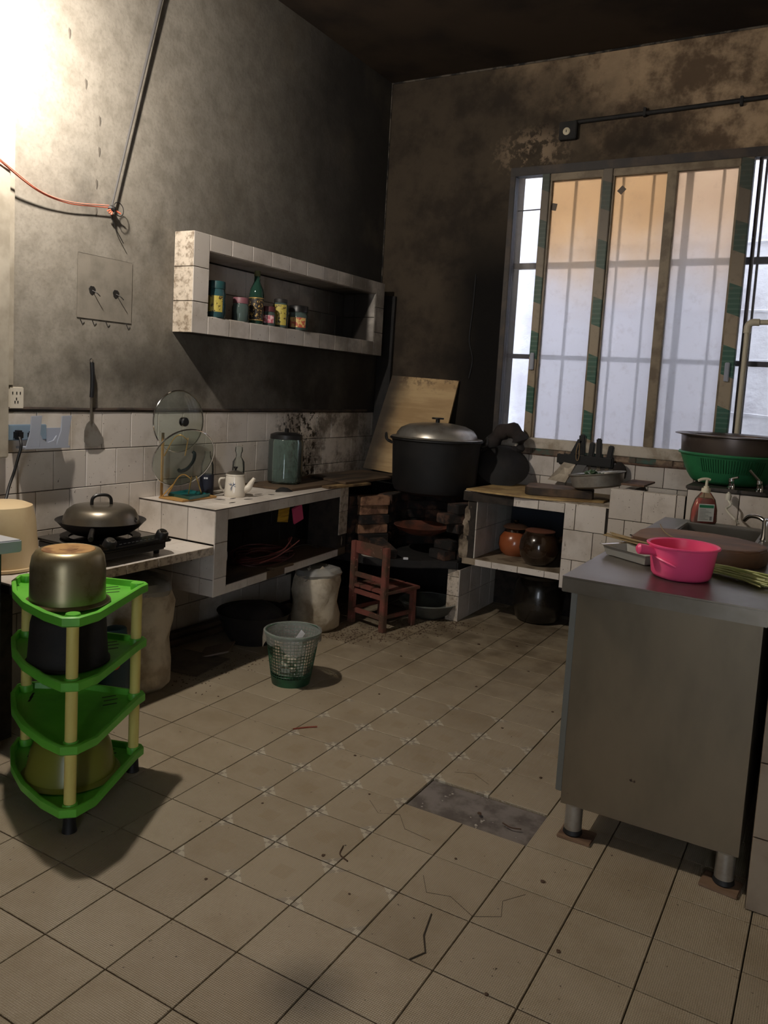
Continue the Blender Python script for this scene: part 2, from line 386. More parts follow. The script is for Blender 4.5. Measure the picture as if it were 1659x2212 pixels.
def prism(bm, pts, z0, z1, bev=0.0, mtx=None):
    tb = B(); n = len(pts)
    lo = [tb.verts.new((p[0], p[1], z0)) for p in pts]; hi = [tb.verts.new((p[0], p[1], z1)) for p in pts]
    tb.faces.new(lo[::-1]); tb.faces.new(hi)
    for i in range(n): tb.faces.new((lo[i], lo[(i + 1) % n], hi[(i + 1) % n], hi[i]))
    bmesh.ops.recalc_face_normals(tb, faces=tb.faces)
    if bev: bmesh.ops.bevel(tb, geom=tb.edges[:], offset=bev, segments=2, affect='EDGES')
    return merge(bm, tb, mtx)
def hexa(bm, p):
    """8 corner points: 4 of one face, 4 of the opposite one"""
    v = [bm.verts.new(q) for q in p]
    for f in ((0, 1, 2, 3), (7, 6, 5, 4), (0, 4, 5, 1), (1, 5, 6, 2), (2, 6, 7, 3), (3, 7, 4, 0)): bm.faces.new([v[i] for i in f])
    return bm
def lathe(bm, prof, seg=40, c=(0, 0, 0), mtx=None, sx=1.0, sy=1.0, wob=0.0):
    """prof = [(r,z)...]; r=0 closes"""
    tb = B(); rings = []
    for r, z in prof:
        if r < 1e-5: rings.append([tb.verts.new((0, 0, z))])
        else:
            rings.append([tb.verts.new((r * sx * (1 + wob * math.sin(3.1 * a + z * 17) + wob * .6 * math.sin(7 * a - z * 29)) * math.cos(a), r * sy * (1 + wob * math.sin(3.1 * a + z * 17) + wob * .6 * math.sin(7 * a - z * 29)) * math.sin(a), z)) for a in [2 * math.pi * i / seg for i in range(seg)]])
    for A_, B_ in zip(rings, rings[1:]):
        if len(A_) == 1 and len(B_) == 1: continue
        for i in range(seg):
            j = (i + 1) % seg
            if len(A_) == 1: tb.faces.new((A_[0], B_[i], B_[j]))
            elif len(B_) == 1: tb.faces.new((A_[i], A_[j], B_[0]))
            else: tb.faces.new((A_[i], A_[j], B_[j], B_[i]))
    m = Matrix.Translation(c)
    if mtx is not None: m = m @ mtx
    return merge(bm, tb, m)
def tube(bm, pts, r, seg=10, closed=False, rs=None):
    pts = [Vector(p) for p in pts]; n = len(pts); rings = []; up = None
    for i, p in enumerate(pts):
        a = pts[i - 1] if (i > 0 or closed) else p; b = pts[(i + 1) % n] if (i < n - 1 or closed) else p
        d = (b - a).normalized()
        if up is None:
            up = Vector((0, 0, 1)) if abs(d.z) < .9 else Vector((1, 0, 0))
        s = d.cross(up).normalized(); up = s.cross(d).normalized(); rr = rs[i] if rs else r
        rings.append([bm.verts.new(p + (s * math.cos(t) + up * math.sin(t)) * rr) for t in [2 * math.pi * k / seg for k in range(seg)]])
    for i in range(n if closed else n - 1):
        A_, B_ = rings[i], rings[(i + 1) % n]
        for k in range(seg): bm.faces.new((A_[k], A_[(k + 1) % seg], B_[(k + 1) % seg], B_[k]))
    if not closed: bm.faces.new(rings[0][::-1]); bm.faces.new(rings[-1])
    return bm
def curve(pts, k=6):
    """Catmull-Rom"""
    P = [Vector(p) for p in pts]; P = [P[0] * 2 - P[1]] + P + [P[-1] * 2 - P[-2]]; out = []
    for i in range(1, len(P) - 2):
        for j in range(k):
            t = j / k; a, b, c, d = P[i - 1], P[i], P[i + 1], P[i + 2]
            out.append(.5 * ((2 * b) + (c - a) * t + (2 * a - 5 * b + 4 * c - d) * t * t + (3 * b - a - 3 * c + d) * t ** 3))
    out.append(P[-2]); return out
def circ(c, r, n=28, nrm=(0, 0, 1)):
    q = Vector((0, 0, 1)).rotation_difference(Vector(nrm).normalized())
    return [Vector(c) + q @ Vector((r * math.cos(2 * math.pi * i / n), r * math.sin(2 * math.pi * i / n), 0)) for i in range(n)]
def face_mtx(c, n, up=(0, 0, 1)):
    n = Vector(n).normalized(); x = Vector(up).cross(n).normalized(); y = n.cross(x)
    m = Matrix((x, y, n)).transposed().to_4x4(); m.translation = Vector(c); return m

CACHE = {}
def piece(name, quad, nrm, th, mat, parent, bev=.0015, jit=0.0):
    """one tile: quad = 4 world points of its BACK face, thickness th along nrm. Alike pieces share a mesh."""
    q = [Vector(p) for p in quad]; c = sum(q, Vector()) / 4; n = Vector(nrm).normalized()
    key = (tuple(round(v, 4) for p in q for v in (p - c)), tuple(round(v, 4) for v in n), round(th, 4), mat.name)
    me = CACHE.get(key)
    if me is None:
        bm = B(); lo = [p - c for p in q]; hi = [p - c + n * th for p in q]
        ins = [p - (p - sum(hi, Vector()) / 4).normalized() * bev * 1.4 for p in hi]; mid = [p - n * bev for p in hi]
        v = [[bm.verts.new(p) for p in r] for r in (lo, mid, ins)]
        for a, b in ((0, 1), (1, 2)):
            for i in range(4): j = (i + 1) % 4; bm.faces.new((v[a][i], v[a][j], v[b][j], v[b][i]))
        bm.faces.new(v[2]); bm.faces.new(v[0][::-1])
        bmesh.ops.recalc_face_normals(bm, faces=bm.faces)
        me = bpy.data.meshes.new(name); bm.to_mesh(me); bm.free(); me.materials.append(mat); CACHE[key] = me
    o = bpy.data.objects.new(name, me); COL.objects.link(o); o.parent = parent
    o.location = c - world_org(parent)
    if jit: o.location += n * random.uniform(-jit, jit); o.rotation_euler = [random.uniform(-jit, jit) * 3 for _ in range(3)]
    return o
G = .0032
def tiles(parent, org, u, v, nrm, cells, mat, th=.006, jit=.0004, gap=G):
    """cells = (u0,u1,v0,v1) in metres in the plane org + u*U + v*V"""
    org, u, v = Vector(org), Vector(u).normalized(), Vector(v).normalized()
    for (a, b, c, d) in cells:
        a += gap / 2; b -= gap / 2; c += gap / 2; d -= gap / 2
        if b - a < .006 or d - c < .006: continue
        piece('tile', [org + u * a + v * c, org + u * b + v * c, org + u * b + v * d, org + u * a + v * d], nrm, th, mat, parent, jit=jit)
def grid(u0, u1, v_edges, off=0.0, stag=True, size=T):
    """rows given by v_edges (descending), bricks of `size` along u, clipped to u0..u1"""
    out = []
    for r in range(len(v_edges) - 1):
        s = u0 + off + (size / 2 if (stag and r % 2) else 0)
        while s > u0: s -= size
        while s < u1:
            a, b = max(s, u0), min(s + size, u1)
            if b - a > .008: out.append((a, b, v_edges[r + 1], v_edges[r]))
            s += size
    return out
def mb():
    return B()
# ================================================================ structure
NZ0, NZ1, NY0, NY1, NXF, NXB = 1.575, 1.872, 1.705, 3.205, -1.14, -1.375     # niche opening
bm = B()
for y0, y1, z0, z1 in ((-3, NY0, 0, ZC), (NY1, YB + .24, 0, ZC), (NY0, NY1, 0, NZ0), (NY0, NY1, NZ1, ZC)): box(bm, XL - .3, XL, y0, y1, z0, z1)
box(bm, XL - .3, NXB - .004, NY0, NY1, NZ0, NZ1)
wall_left = struct('wall_left', bm, MW_L)
WX0, WX1, WZ0, WZ1 = -.40, 1.33, .985, 2.635
bm = B()
for x0, x1, z0, z1 in ((XL, WX0, 0, ZC), (WX1, XR, 0, ZC), (WX0, WX1, 0, WZ0), (WX0, WX1, WZ1, ZC)): box(bm, x0, x1, YB, YB + .24, z0, z1)
wall_back = struct('wall_back', bm, MW_B)
M_PLNW = M('grey old plaster', (160, 154, 142), .9, c2=(128, 122, 110), scale=3, bump=.3, bscale=12)
wall_right = struct('wall_right', box(B(), XR, 3.4, 1.06, YB + .24, 0, ZC), M_PLNW)
wall_east = struct('wall_east', box(B(), 3.2, 3.4, -3.2, 1.06, 0, ZC), M_PLNW)
bm = B()
for x0, x1, z0 in ((XL - .3, 1.6, 0), (2.3, 3.4, 0), (1.6, 2.3, 2.0)): box(bm, x0, x1, -3.2, -3, z0, ZC)
wall_front = struct('wall_front', bm, M_PLNW)          # unseen doorway behind the camera, added and sized for fill daylight
ceiling = struct('ceiling', box(B(), XL - .3, 3.4, -3.2, YB + .24, ZC, ZC + .15), M_CEIL)
floor = struct('floor', box(B(), XL - .3, 3.4, -3.2, YB + .24, -.2, -.0105), M_FGROUT)
# light cracked seam where walls meet the ceiling and each other
bm = B(); tube(bm, curve([(XL, YB - .004, ZC - .004)] + [(XL + .66 * i * .99, YB - .004, ZC - .004 + random.uniform(-.004, .002)) for i in range(1, 5)], 4), .006, 6)
struct('trim_1', bm, M_CREASE)
bm = B(); tube(bm, curve([(XL + .004, YB - .006, z + 0) for z in (1.6, 2.0, 2.5, 2.9, ZC)], 4), .004, 6); struct('trim_2', bm, M_CREASE)
# trunking strip and projecting pier at the left edge
pier = struct('trim_3', box(B(), XL, XL + .05, .45, .742, .955, ZC, .004), M_TRUNK)
strip = struct('trim_4', box(B(), XL, XL + .014, .752, .784, 1.222, ZC, .002), M_TRUNK)
# crumbling dark ridge above the left tiles
bm = B(); tube(bm, curve([(XL + .004, y, 1.134 + random.uniform(-.003, .003)) for y in [.75 + .2 * i for i in range(14)]], 3), .009, 6)
struct('trim_5', bm, M('dirty render ridge', (60, 48, 40), .9, c2=(34, 29, 26), scale=14))
# outside
struct('outside_wall', box(B(), -3, 4.5, 4.75, 4.95, -.4, 4.1), M_OUT)
struct('outside_ground', box(B(), -3, 4.5, YB + .24, 4.75, -.5, -.3), M_OUTG)
bm = B()
for zz in (1.25, 1.62, 1.95, 2.4): tube(bm, curve([(-.6 + i * .35, 4.742, zz + random.uniform(-.015, .015)) for i in range(9)], 3), .004, 5)
struct('outside_wall_ridges', bm, M_OUT)

# ---- floor tiles (20 cm grid along the walls)
U = .2
holes = {(2, 5), (3, 5)}
for i in range(-7, 11):
    for j in range(-3, 18):
        if i > 7 and j > 5 or i == 7 and j > 17 or j == 17 and i > 6: continue
        x0, y0 = i * U, j * U; x1, y1 = x0 + U, y0 + U
        if (i, j) in holes: continue
        x0 = max(x0, XL); y1 = min(y1, YB)
        if x1 > XR and y0 >= 1.05: x1 = min(x1, XR)
        if x0 >= 1.39 and y1 > 1.06: y1 = 1.058
        if y1 - y0 < .01: continue
        if x1 - x0 < .01: continue
        orn = (0 <= i <= 1 and 2 <= j <= 8) or (i == 2 and j in (2, 6, 7)) or (i == -1 and 4 <= j <= 7) or (i == 2 and j == 8)
        sq = abs((x1 - x0) - U) < 1e-4 and abs((y1 - y0) - U) < 1e-4
        g = .0016
        piece('tile', [(x0 + g, y0 + g, -.01), (x1 - g, y0 + g, -.01), (x1 - g, y1 - g, -.01), (x0 + g, y1 - g, -.01)], (0, 0, 1), .010, F_ORN if orn else F_PLAIN, floor, bev=.0012, jit=.0005)
# the two missing tiles: bare screed, a little lower
O('screed_patch', box(B(), .402, .798, 1.002, 1.198, -.0105, -.0075), M_CONC, floor)
# cracks across broken tiles
def crack(pts, w=.0007):
    bm = B(); tube(bm, [(x, y, .0002) for x, y in pts], w, 5); O('crack', bm, M_CRACK, floor)
crack([(.80, .62), (.86, .66), (.84, .72), (.88, .78)], .0009); crack([(.62, .70), (.66, .64), (.72, .66), (.80, .62)])
crack([(.30, .95), (.36, .90), (.42, .93), (.47, .87), (.56, .86)]); crack([(.71, .57), (.73, .49), (.76, .44), (.74, .40)], .0022)
crack([(.44, 1.28), (.50, 1.31), (.57, 1.27)])
# crumbs of dirt, twigs and chips lying about
crumb_spots = [(.35, .62, .006), (.50, .52, .004), (.16, .36, .005), (.70, 1.42, .006), (.93, .40, .005), (.66, .82, .004), (1.02, .62, .006), (.28, .98, .004),
               (.10, 1.18, .005), (.44, 1.72, .006), (.18, 2.06, .006), (-.12, 1.72, .005), (.30, 2.4, .006), (-.05, 2.62, .008), (-.42, 2.42, .007), (.12, 2.72, .007), (.9, .86, .007),
               (.62, 1.08, .008), (1.12, .32, .005), (.40, 1.40, .005), (.04, .74, .004), (.55, 2.0, .006), (-.28, 2.2, .006), (.2, 1.5, .004)]
for x, y, r in crumb_spots:
    bm = B(); bmesh.ops.create_icosphere(bm, subdivisions=1, radius=r)
    for v in bm.verts: v.co = Vector((v.co.x * random.uniform(.7, 1.4) + x, v.co.y * random.uniform(.7, 1.4) + y, max(v.co.z * .4, -r * .2) + r * .2))
    o = O('dirt_crumb', bm, M_DEBRIS, floor)
def twig(pts, m, label, r=.002):
    solo('twig', tube(B(), curve([(x, y, r) for x, y in pts], 4), r, 6), m, (pts[0][0], pts[0][1], 0), label, 'twig')
M_REDTW = M('reddish twig', (130, 62, 44), .6)
twig([(-.20, 1.22), (-.17, 1.26), (-.14, 1.29)], M_REDTW, 'thin reddish stick lying on the floor tiles in front of the mesh waste basket', .003)
twig([(.37, .69), (.385, .65), (.42, .635)], M_DEBRIS, 'short curved dark twig on the middle of the tiled floor')
twig([(.70, 1.07), (.73, 1.06), (.76, 1.07)], M_DEBRIS, 'small dark twig lying in the patch of missing floor tiles')
# soot, straw and ash swept along the foot of the stove
bm = B()
for k in range(700):
    y = random.uniform(2.2, 2.93); x = random.gauss(-.68 + (y - 2.2) * .5, .09)
    r = random.uniform(.002, .007); tube(bm, [(x, y, .0005), (x + random.uniform(-.009, .009), y + random.uniform(-.009, .009), .001)], r * .4, 4)
o = solo('ash_litter', bm, M_DEBRIS, (-.5, 2.6, 0), 'dark ash and straw litter scattered on the floor below the stove', 'litter', kind='stuff')
bm = B()
for k in range(160):
    y = random.uniform(1.25, 1.75); x = random.gauss(-.86, .07); r = random.uniform(.002, .005); tube(bm, [(x, y, .0015), (x + random.uniform(-.008, .008), y + random.uniform(-.008, .008), .002)], r * .4, 4)
solo('leaf_litter', bm, M_DEBRIS, (-.86, 1.5, 0), 'brown crumbs scattered on the floor beside the white rubbish sack', 'litter', kind='stuff')

# ---- left wall tiles
O('mortar', box(B(), XL, XL + .002, .45, YB, 0, 1.125), M_GROUT, wall_left)
rows = [1.125, .967, .809, .651, .493, .335, .177, .019]
cells = []
for r in range(len(rows) - 1):
    s = .89 - 3 * T + (-.079 if r % 2 else 0)
    while s < YB:
        a, b = max(s, .46 if r >= 1 else .745), min(s + T, YB)
        if b - a > .012: cells.append((r, a, b, rows[r + 1], rows[r]))
        s += T
for r, a, b, c, d in cells:
    if r == 0 and a < .80 and False: continue
    low = d < .70
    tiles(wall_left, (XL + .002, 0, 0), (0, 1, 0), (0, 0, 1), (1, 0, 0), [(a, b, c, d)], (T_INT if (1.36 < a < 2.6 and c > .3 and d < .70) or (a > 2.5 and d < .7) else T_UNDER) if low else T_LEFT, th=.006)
# ---- back wall tiles and sill band
O('mortar', box(B(), XL, 1.37, YB - .002, YB, 0, .95), M_GROUT, wall_back)
cs = []
for r, (zt, zb) in enumerate(((.945, .825), (.825, .70))):
    s = -.47 + (.079 if r else 0)
    while s < 1.36:
        a, b = max(s, -.62), min(s + T, 1.37)
        if b - a > .012: cs.append((a, b, zb, zt))
        s += T
tiles(wall_back, (0, YB - .002, 0), (1, 0, 0), (0, 0, 1), (0, -1, 0), cs, T_RIGHT)
bm = B(); x = WX0
while x < WX1 - .01:
    ln = random.uniform(.10, .2); box(bm, x, min(x + ln, WX1), YB - random.uniform(.012, .017), YB + .05, .951, .984, .003); x += ln + .002
O('sill_band', bm, M_BAND, wall_back)
bm = B(); tube(bm, curve([(-.42 + i * .12, YB - .006, .948 + random.uniform(-.004, .004)) for i in range(15)], 3), .008, 6); O('render_line', bm, M('brown cement line', (112, 88, 74), .9, c2=(70, 54, 46), scale=20), wall_back)
# tiled end face of the right wall, near the camera
O('mortar', box(B(), XR, 2.2, 1.058, 1.06, 0, 1.3), M_GROUT, wall_right)
tiles(wall_right, (XR, 1.058, 0), (1, 0, 0), (0, 0, 1), (0, -1, 0), grid(0, .8, [1.2, 1.0, .8, .6, .4, .2, 0], 0, False, .2), M('beige wall tile', (142, 126, 106), .45, c2=(118, 102, 84), scale=5, speck=((66, 50, 38), 30, .7)))

# ================================================================ window
win = bpy.data.objects.new('window_1', None); COL.objects.link(win); win.location = (.46, YB + .03, WZ0); win['kind'] = 'structure'; ORG[win] = Vector(win.location)
yf0, yf1 = YB - .012, YB + .045
def wbox(name, m, x0, x1, z0, z1, y0=yf0, y1=yf1, bev=.003, **k): return O(name, box(B(), x0, x1, y0, y1, z0, z1, bev), m, win, **k)
wbox('frame_head', M_BLACKFR, WX0, WX1, 2.585, WZ1)
wbox('frame_jamb', M_BLACKFR, WX0, WX0 + .035, WZ0, 2.585)
wbox('frame_jamb', M_BLACKFR, WX1 - .04, WX1, WZ0, 2.585)
wbox('frame_sill', M_SILL, WX0, WX1, WZ0, 1.046, yf0 - .012, yf1)
wbox('frame_stile', M_FILM, -.198, -.152, 1.046, 2.585, yf0 - .004, label='window stile with green and beige film')
wbox('frame_stile', M_FILM, .160, .212, 1.046, 2.585, yf0 - .006, label='window stile with green and beige film')
wbox('frame_stile', M_FILM, .878, .940, 1.046, 2.585, yf0 - .006, label='window stile with green and beige film')
wbox('sash_mullion', M_KHAKI, .508, .562, 1.046, 2.55, yf0 + .004)
wbox('sash_rail', M_KHAKI, -.152, .160, 2.545, 2.585, yf0 + .004)
wbox('sash_rail', M_KHAKI, .212, .878, 2.545, 2.585, yf0 + .004)
for x0, x1 in ((-.152, -.140), (.148, .160), (.212, .222), (.866, .878)): wbox('sash_edge', M_KHAKI, x0, x1, 1.046, 2.545, yf0 + .008, yf1 - .01, .001)
for (x0, x1, m) in ((-.140, .148, M_FROST), (.222, .508, M_FROST), (.562, .866, M_FROST2)):
    O('frosted_pane', box(B(), x0, x1, YB + .018, YB + .022, 1.046, 2.545), m, win, flat=True)
for x0, x1 in ((WX0 + .035, -.198), (.94, WX1 - .04)):
    O('clear_pane', box(B(), x0, x1, YB + .03, YB + .033, 1.046, 2.585), thin_glass('dusty clear pane', (240, 240, 244), .05), win, flat=True)
wbox('sash_post', M_BLACKFR, .958, .976, 1.046, 2.585, YB + .034, YB + .06, .001)
# dark square stickers near the top of the frosted panes
for x, z, a in ((-.125, 2.40, .2), (.262, 2.47, .75)):
    O('sticker', box(B(), -.016, .016, -.001, .001, -.020, .020, 0, Matrix.Translation((x, YB + .0155, z)) @ Matrix.Rotation(a, 4, 'Y')), M_TAPE, win, flat=True)
for x, z in ((-.175, 1.50), (.909, 1.48)):
    h = O('latch', box(B(), x - .012, x + .012, yf0 - .022, yf0 - .004, z - .05, z + .05, .003), M_HOLD, win)
# burglar bars outside
bars = thing('burglar_bars', 'dark iron security bars outside the kitchen window', 'window bars', (.46, YB + .15, WZ0)); bars['kind'] = 'structure'
for x, r in ((-.045, .007), (.234, .006), (.405, .006), (.600, .019), (.776, .007), (.985, .006), (1.24, .02)):
    O('bar', box(B(), x - r, x + r, YB + .145, YB + .165, WZ0, WZ1), M_BAR, bars, flat=True)
for z, r in ((2.085, .018), (1.535, .014)): O('crossbar', box(B(), WX0, WX1, YB + .14, YB + .17, z - r, z + r), M_BAR, bars, flat=True)
O('wire', tube(B(), [(WX0, YB + .15, 2.42), (-.15, YB + .15, 2.425)], .004, 6), M_BAR, bars)

# ---- conduit and switch box above the window
t = thing('surface_conduit', 'sooty black pipe running along the wall above the window', 'pipe', (.7, YB, 2.87))
O('pipe', tube(B(), [(-.03, YB - .014, 2.858), (.5, YB - .014, 2.866), (XR, YB - .014, 2.884)], .012, 12), M_SOOT, t)
for x in (.36, .85): O('clip', box(B(), x - .008, x + .008, YB - .03, YB, 2.846, 2.892, .002), M_SOOT, t)
t = thing('switch_box', 'blackened square switch box with a round cream insert above the window', 'switch', (-.06, YB, 2.81))
O('box_body', box(B(), -.112, -.010, YB - .038, YB, 2.762, 2.862, .004), M_SOOT, t)
O('round_insert', lathe(B(), [(0, 0), (.021, 0), (.021, .004), (.016, .007), (0, .007)], 24, (0, 0, 0), face_mtx((-.066, YB - .038, 2.805), (0, -1, 0))), M('aged cream insert', (196, 186, 160), .5), t)
O('slot', box(B(), -.068, -.064, YB - .0465, YB - .044, 2.798, 2.812), M_SLOT, t)
t = thing('corner_wires', 'thin dark wires hanging down the sooty wall left of the window', 'wire', (-.62, YB - .01, 1.5))
O('wire', tube(B(), curve([(-.585, YB - .005, 2.02), (-.59, YB - .006, 1.8), (-.60, YB - .006, 1.62), (-.57, YB - .006, 1.5), (-.585, YB - .006, 1.38)], 5), .004, 6), M_WIRE, t)

# ================================================================ lamp just above the frame
t = thing('pendant_bulb', 'lit bulb hanging from the sooty ceiling near the left wall', 'lamp', (LAMP.x, LAMP.y, ZC))
O('cord', tube(B(), [(LAMP.x, LAMP.y, ZC), (LAMP.x, LAMP.y, LAMP.z + .17)], .004, 6), M_WIRE, t)
O('socket', lathe(B(), [(0, .18), (.016, .18), (.022, .16), (.022, .11), (0, .11)], 20, (LAMP.x, LAMP.y, LAMP.z)), M_BLKPL, t)
O('bulb', lathe(B(), [(0, .11), (.016, .108), (.03, .075), (.034, .055), (.028, .036), (.012, .027), (0, .025)], 24, (LAMP.x, LAMP.y, LAMP.z)), M('lit bulb glass', (255, 236, 205), .4, emit=14.0), t)
ld = bpy.data.lights.new('lamp_light', 'POINT'); ld.energy = LAMP_W; ld.shadow_soft_size = .03; ld.color = (1.0, .91, .80)
lo = bpy.data.objects.new('lamp_light', ld); COL.objects.link(lo); lo.location = LAMP
# ================================================================ niche shelf on the left wall
nich = thing('tiled_wall_niche', 'white tiled niche shelf built into the sooty left wall', 'shelf', (XL, 2.4, 1.49))
ny0, ny1, nz0, nz1 = 1.60, 3.31, 1.492, 1.948
bx = lambda *a: box(B(), *a)
bm = B()
box(bm, XL, NXF - .006, ny0 + .006, NY0, nz0, nz1); box(bm, XL, NXF - .006, NY1, ny1, nz0, nz1)
box(bm, XL, NXF - .006, NY0, NY1, nz0, NZ0 - .004); box(bm, XL, NXF - .006, NY0, NY1, NZ1 + .004, nz1)
O('masonry_frame', bm, M_GROUT, nich, flat=True)
box_in = B(); box(box_in, NXB - .004, NXB, NY0, NY1, NZ0, NZ1); O('back_mortar', box_in, M_GROUT, nich, flat=True)
# front rim tiles
N3 = [(nz1, nz1 - .158), (nz1 - .158, nz1 - .313), (nz1 - .313, nz0)]
for zt, zb in N3:
    tiles(nich, (NXF - .006, 0, 0), (0, 1, 0), (0, 0, 1), (1, 0, 0), [(ny0, NY0, zb, zt), (NY1, ny1, zb, zt)], T_NICHE)
y = NY0
k = 0
while y < NY1 - .01:
    b = min(y + .152, NY1)
    tiles(nich, (NXF - .006, 0, 0), (0, 1, 0), (0, 0, 1), (1, 0, 0), [(y, b, NZ1, nz1), (y, b, nz0, NZ0)], T_PLAIN if k == 5 else T_NICHE); y = b; k += 1
# side face (facing the camera) tiles
for zt, zb in N3: tiles(nich, (XL, ny0 + .006, 0), (1, 0, 0), (0, 0, 1), (0, -1, 0), [(0, NXF - XL, zb, zt)], T_DIRTY)
# inside: back, soffit, floor and end tiles
tiles(nich, (NXB, 0, 0), (0, 1, 0), (0, 0, 1), (1, 0, 0), grid(NY0 + .008, NY1 - .008, [NZ1 - .008, NZ1 - .145, NZ0 + .008], .05), T_NICHE)
tiles(nich, (NXB, 0, NZ0 - .004), (1, 0, 0), (0, 1, 0), (0, 0, 1), [(a, b, NY0 + .15 * i, NY0 + .15 * (i + 1)) for i in range(10) for a, b in ((.0, .11), (.11, .229))], T_NICHE, th=.006)
tiles(nich, (NXB, 0, NZ1 + .004), (1, 0, 0), (0, 1, 0), (0, 0, -1), [(0, .229, NY0 + .15 * i, NY0 + .15 * (i + 1)) for i in range(10)], T_NICHE, th=.006)
O('side_lining', box(B(), NXB, XL, NY1 - .0, NY1 + .004, NZ0, NZ1), M_GROUT, nich, flat=True)
tiles(nich, (NXB, NY1, 0), (1, 0, 0), (0, 0, 1), (0, -1, 0), [(a, b, c, d) for a, b in ((.0, .08), (.08, .235)) for c, d in ((NZ0, NZ0 + .15), (NZ0 + .15, NZ1))], T_NICHE)

NZ0 += .0022
# jars: everything stands on NZ0
JX = -1.185
def jar(name, label, y, r, h, body, lid, lidh, cat='jar', lab=None, labz=(.2, .75), dx=0.0, neck=None, fill=None, lidr=None, taper=.9):
    x = JX + dx; t = thing(name, label, cat, (x, y, NZ0), 'jars and bottles in the wall niche')
    c = (x, y, NZ0); lr = lidr or r * .92
    hb = h - lidh
    O('jar_body', lathe(B(), [(0, .001), (r * .94, .001), (r, .006), (r, hb * .82), (r * taper, hb * .93), (lr * .95, hb), (lr * .9, hb), (0, hb)], 28, c), body, t)
    O('lid', lathe(B(), [(0, h), (lr * .96, h), (lr, h - .003), (lr, hb + .001), (0, hb + .001)], 28, c), lid, t)
    if fill: O('contents', lathe(B(), [(0, .004), (r * .9, .004), (r * .9, hb * .7), (0, hb * .7)], 24, c), fill, t)
    if lab:
        bm = B(); r2 = r * 1.015; z0, z1 = hb * labz[0], hb * labz[1]; n = 16; a0, a1 = R_(-105), R_(-5)
        for i in range(n):
            a, b = a0 + (a1 - a0) * i / n, a0 + (a1 - a0) * (i + 1) / n
            q = [(x + r2 * math.cos(a), y + r2 * math.sin(a)), (x + r2 * math.cos(b), y + r2 * math.sin(b))]
            bm.faces.new([bm.verts.new((q[0][0], q[0][1], NZ0 + z0)), bm.verts.new((q[1][0], q[1][1], NZ0 + z0)), bm.verts.new((q[1][0], q[1][1], NZ0 + z1)), bm.verts.new((q[0][0], q[0][1], NZ0 + z1))])
        O('label_wrap', bm, lab, t)
    return t
M_GLJ = thin_glass('jar glass', (120, 140, 136), .35); M_CONT = M('brown pickles', (70, 58, 40), .6, c2=(110, 96, 50), scale=40)
M_GLT = thin_glass('teal jar glass', (70, 110, 116), .5)
jar('glass_jar', 'tall jar with a blue-green lid and yellow-red label, first in the niche', 1.80, .050, .172, M_GLT, M_LIDB, .036, lab=M_LABELY, fill=M_CONT)
jar('yellow_capped_jar', 'small jar with a round yellow cap behind the front row', 1.885, .028, .128, M_GLJ, M_LIDY, .045, dx=-.055)
jar('pink_lid_jar', 'clear jar with a dusty pink lid left of the green bottle', 1.985, .043, .118, M_GLJ, M_LIDP, .03)
x, y = JX - .0, 2.105
t = thing('sauce_bottle', 'dark green sauce bottle with a black label and gold print', 'bottle', (x, y, NZ0), 'jars and bottles in the wall niche')
O('bottle_body', lathe(B(), [(0, .001), (.034, .001), (.037, .006), (.037, .150), (.033, .175), (.016, .212), (.014, .25), (0, .25)], 28, (x, y, NZ0)), M_GLASSD, t)
O('sauce', lathe(B(), [(0, .004), (.033, .004), (.033, .145), (0, .145)], 24, (x, y, NZ0)), M('dark sauce', (22, 24, 18), .3), t)
O('cap', lathe(B(), [(0, .268), (.014, .268), (.016, .262), (.016, .240), (0, .240)], 20, (x, y, NZ0)), M('olive cap', (100, 102, 66), .5), t)
O('label_wrap', lathe(B(), [(.0372, .02), (.0376, .02), (.0376, .125), (.0372, .125)], 28, (x, y, NZ0)), M_LABELK, t)
for zz in (.018, .128): O('gold_band', lathe(B(), [(.0373, zz), (.0381, zz), (.0381, zz + .004), (.0373, zz + .004)], 28, (x, y, NZ0)), M_GOLD, t)
jar('pink_label_jar', 'low jar with a maroon lid and a pink label right of the green bottle', 2.205, .040, .100, M_GLJ, M_LIDR, .028, lab=M_LABELP, fill=M('maroon sauce', (60, 30, 34), .4))
jar('yellow_label_jar', 'jar with a dark rimmed lid and a yellow speckled label', 2.305, .043, .150, M_GLJ, M_SLOT, .02, lab=M_LABELY, labz=(.1, .92), lidr=.035, fill=M_CONT)
jar('black_lid_jar', 'wide jar with a black lid and an orange label, last in the niche', 2.465, .055, .132, M_GLJ, M_BLKPL, .035, lab=M_LABELR, labz=(.15, .7), fill=M('dark paste', (58, 40, 30), .4), lidr=.054)

# ================================================================ left counters
FX = lambda y: -.797 - .072 * (y - 1.42)        # front edge of the counter
CT, CB = .735, .355
ctr = thing('tiled_counter', 'white tiled masonry counter with an open compartment along the left wall', 'counter', (-1.03, 2.0, 0))
y0, y1 = 1.420, 2.60
def skew(bm, ya, yb, xb, off, z0, z1): return hexa(bm, [(xb, ya, z0), (FX(ya) - off, ya, z0), (FX(yb) - off, yb, z0), (xb, yb, z0), (xb, ya, z1), (FX(ya) - off, ya, z1), (FX(yb) - off, yb, z1), (xb, yb, z1)])
XW = XL + .009
O('top_slab', skew(B(), y0 + .006, y1, XW, .006, .684, CT - .006), M_GROUT, ctr, flat=True)
O('shelf_slab', skew(B(), y0 + .006, y1, XW, .006, CB, .394), M_WOODD, ctr, flat=True)
O('end_wall', skew(B(), y0 + .006, y0 + .088, XW, .006, .394, .684), M_GROUT, ctr, flat=True)
O('far_pier', skew(B(), y1 - .09, y1, FX(y1) - .20, .006, .394, .684), M_GROUT, ctr, flat=True)
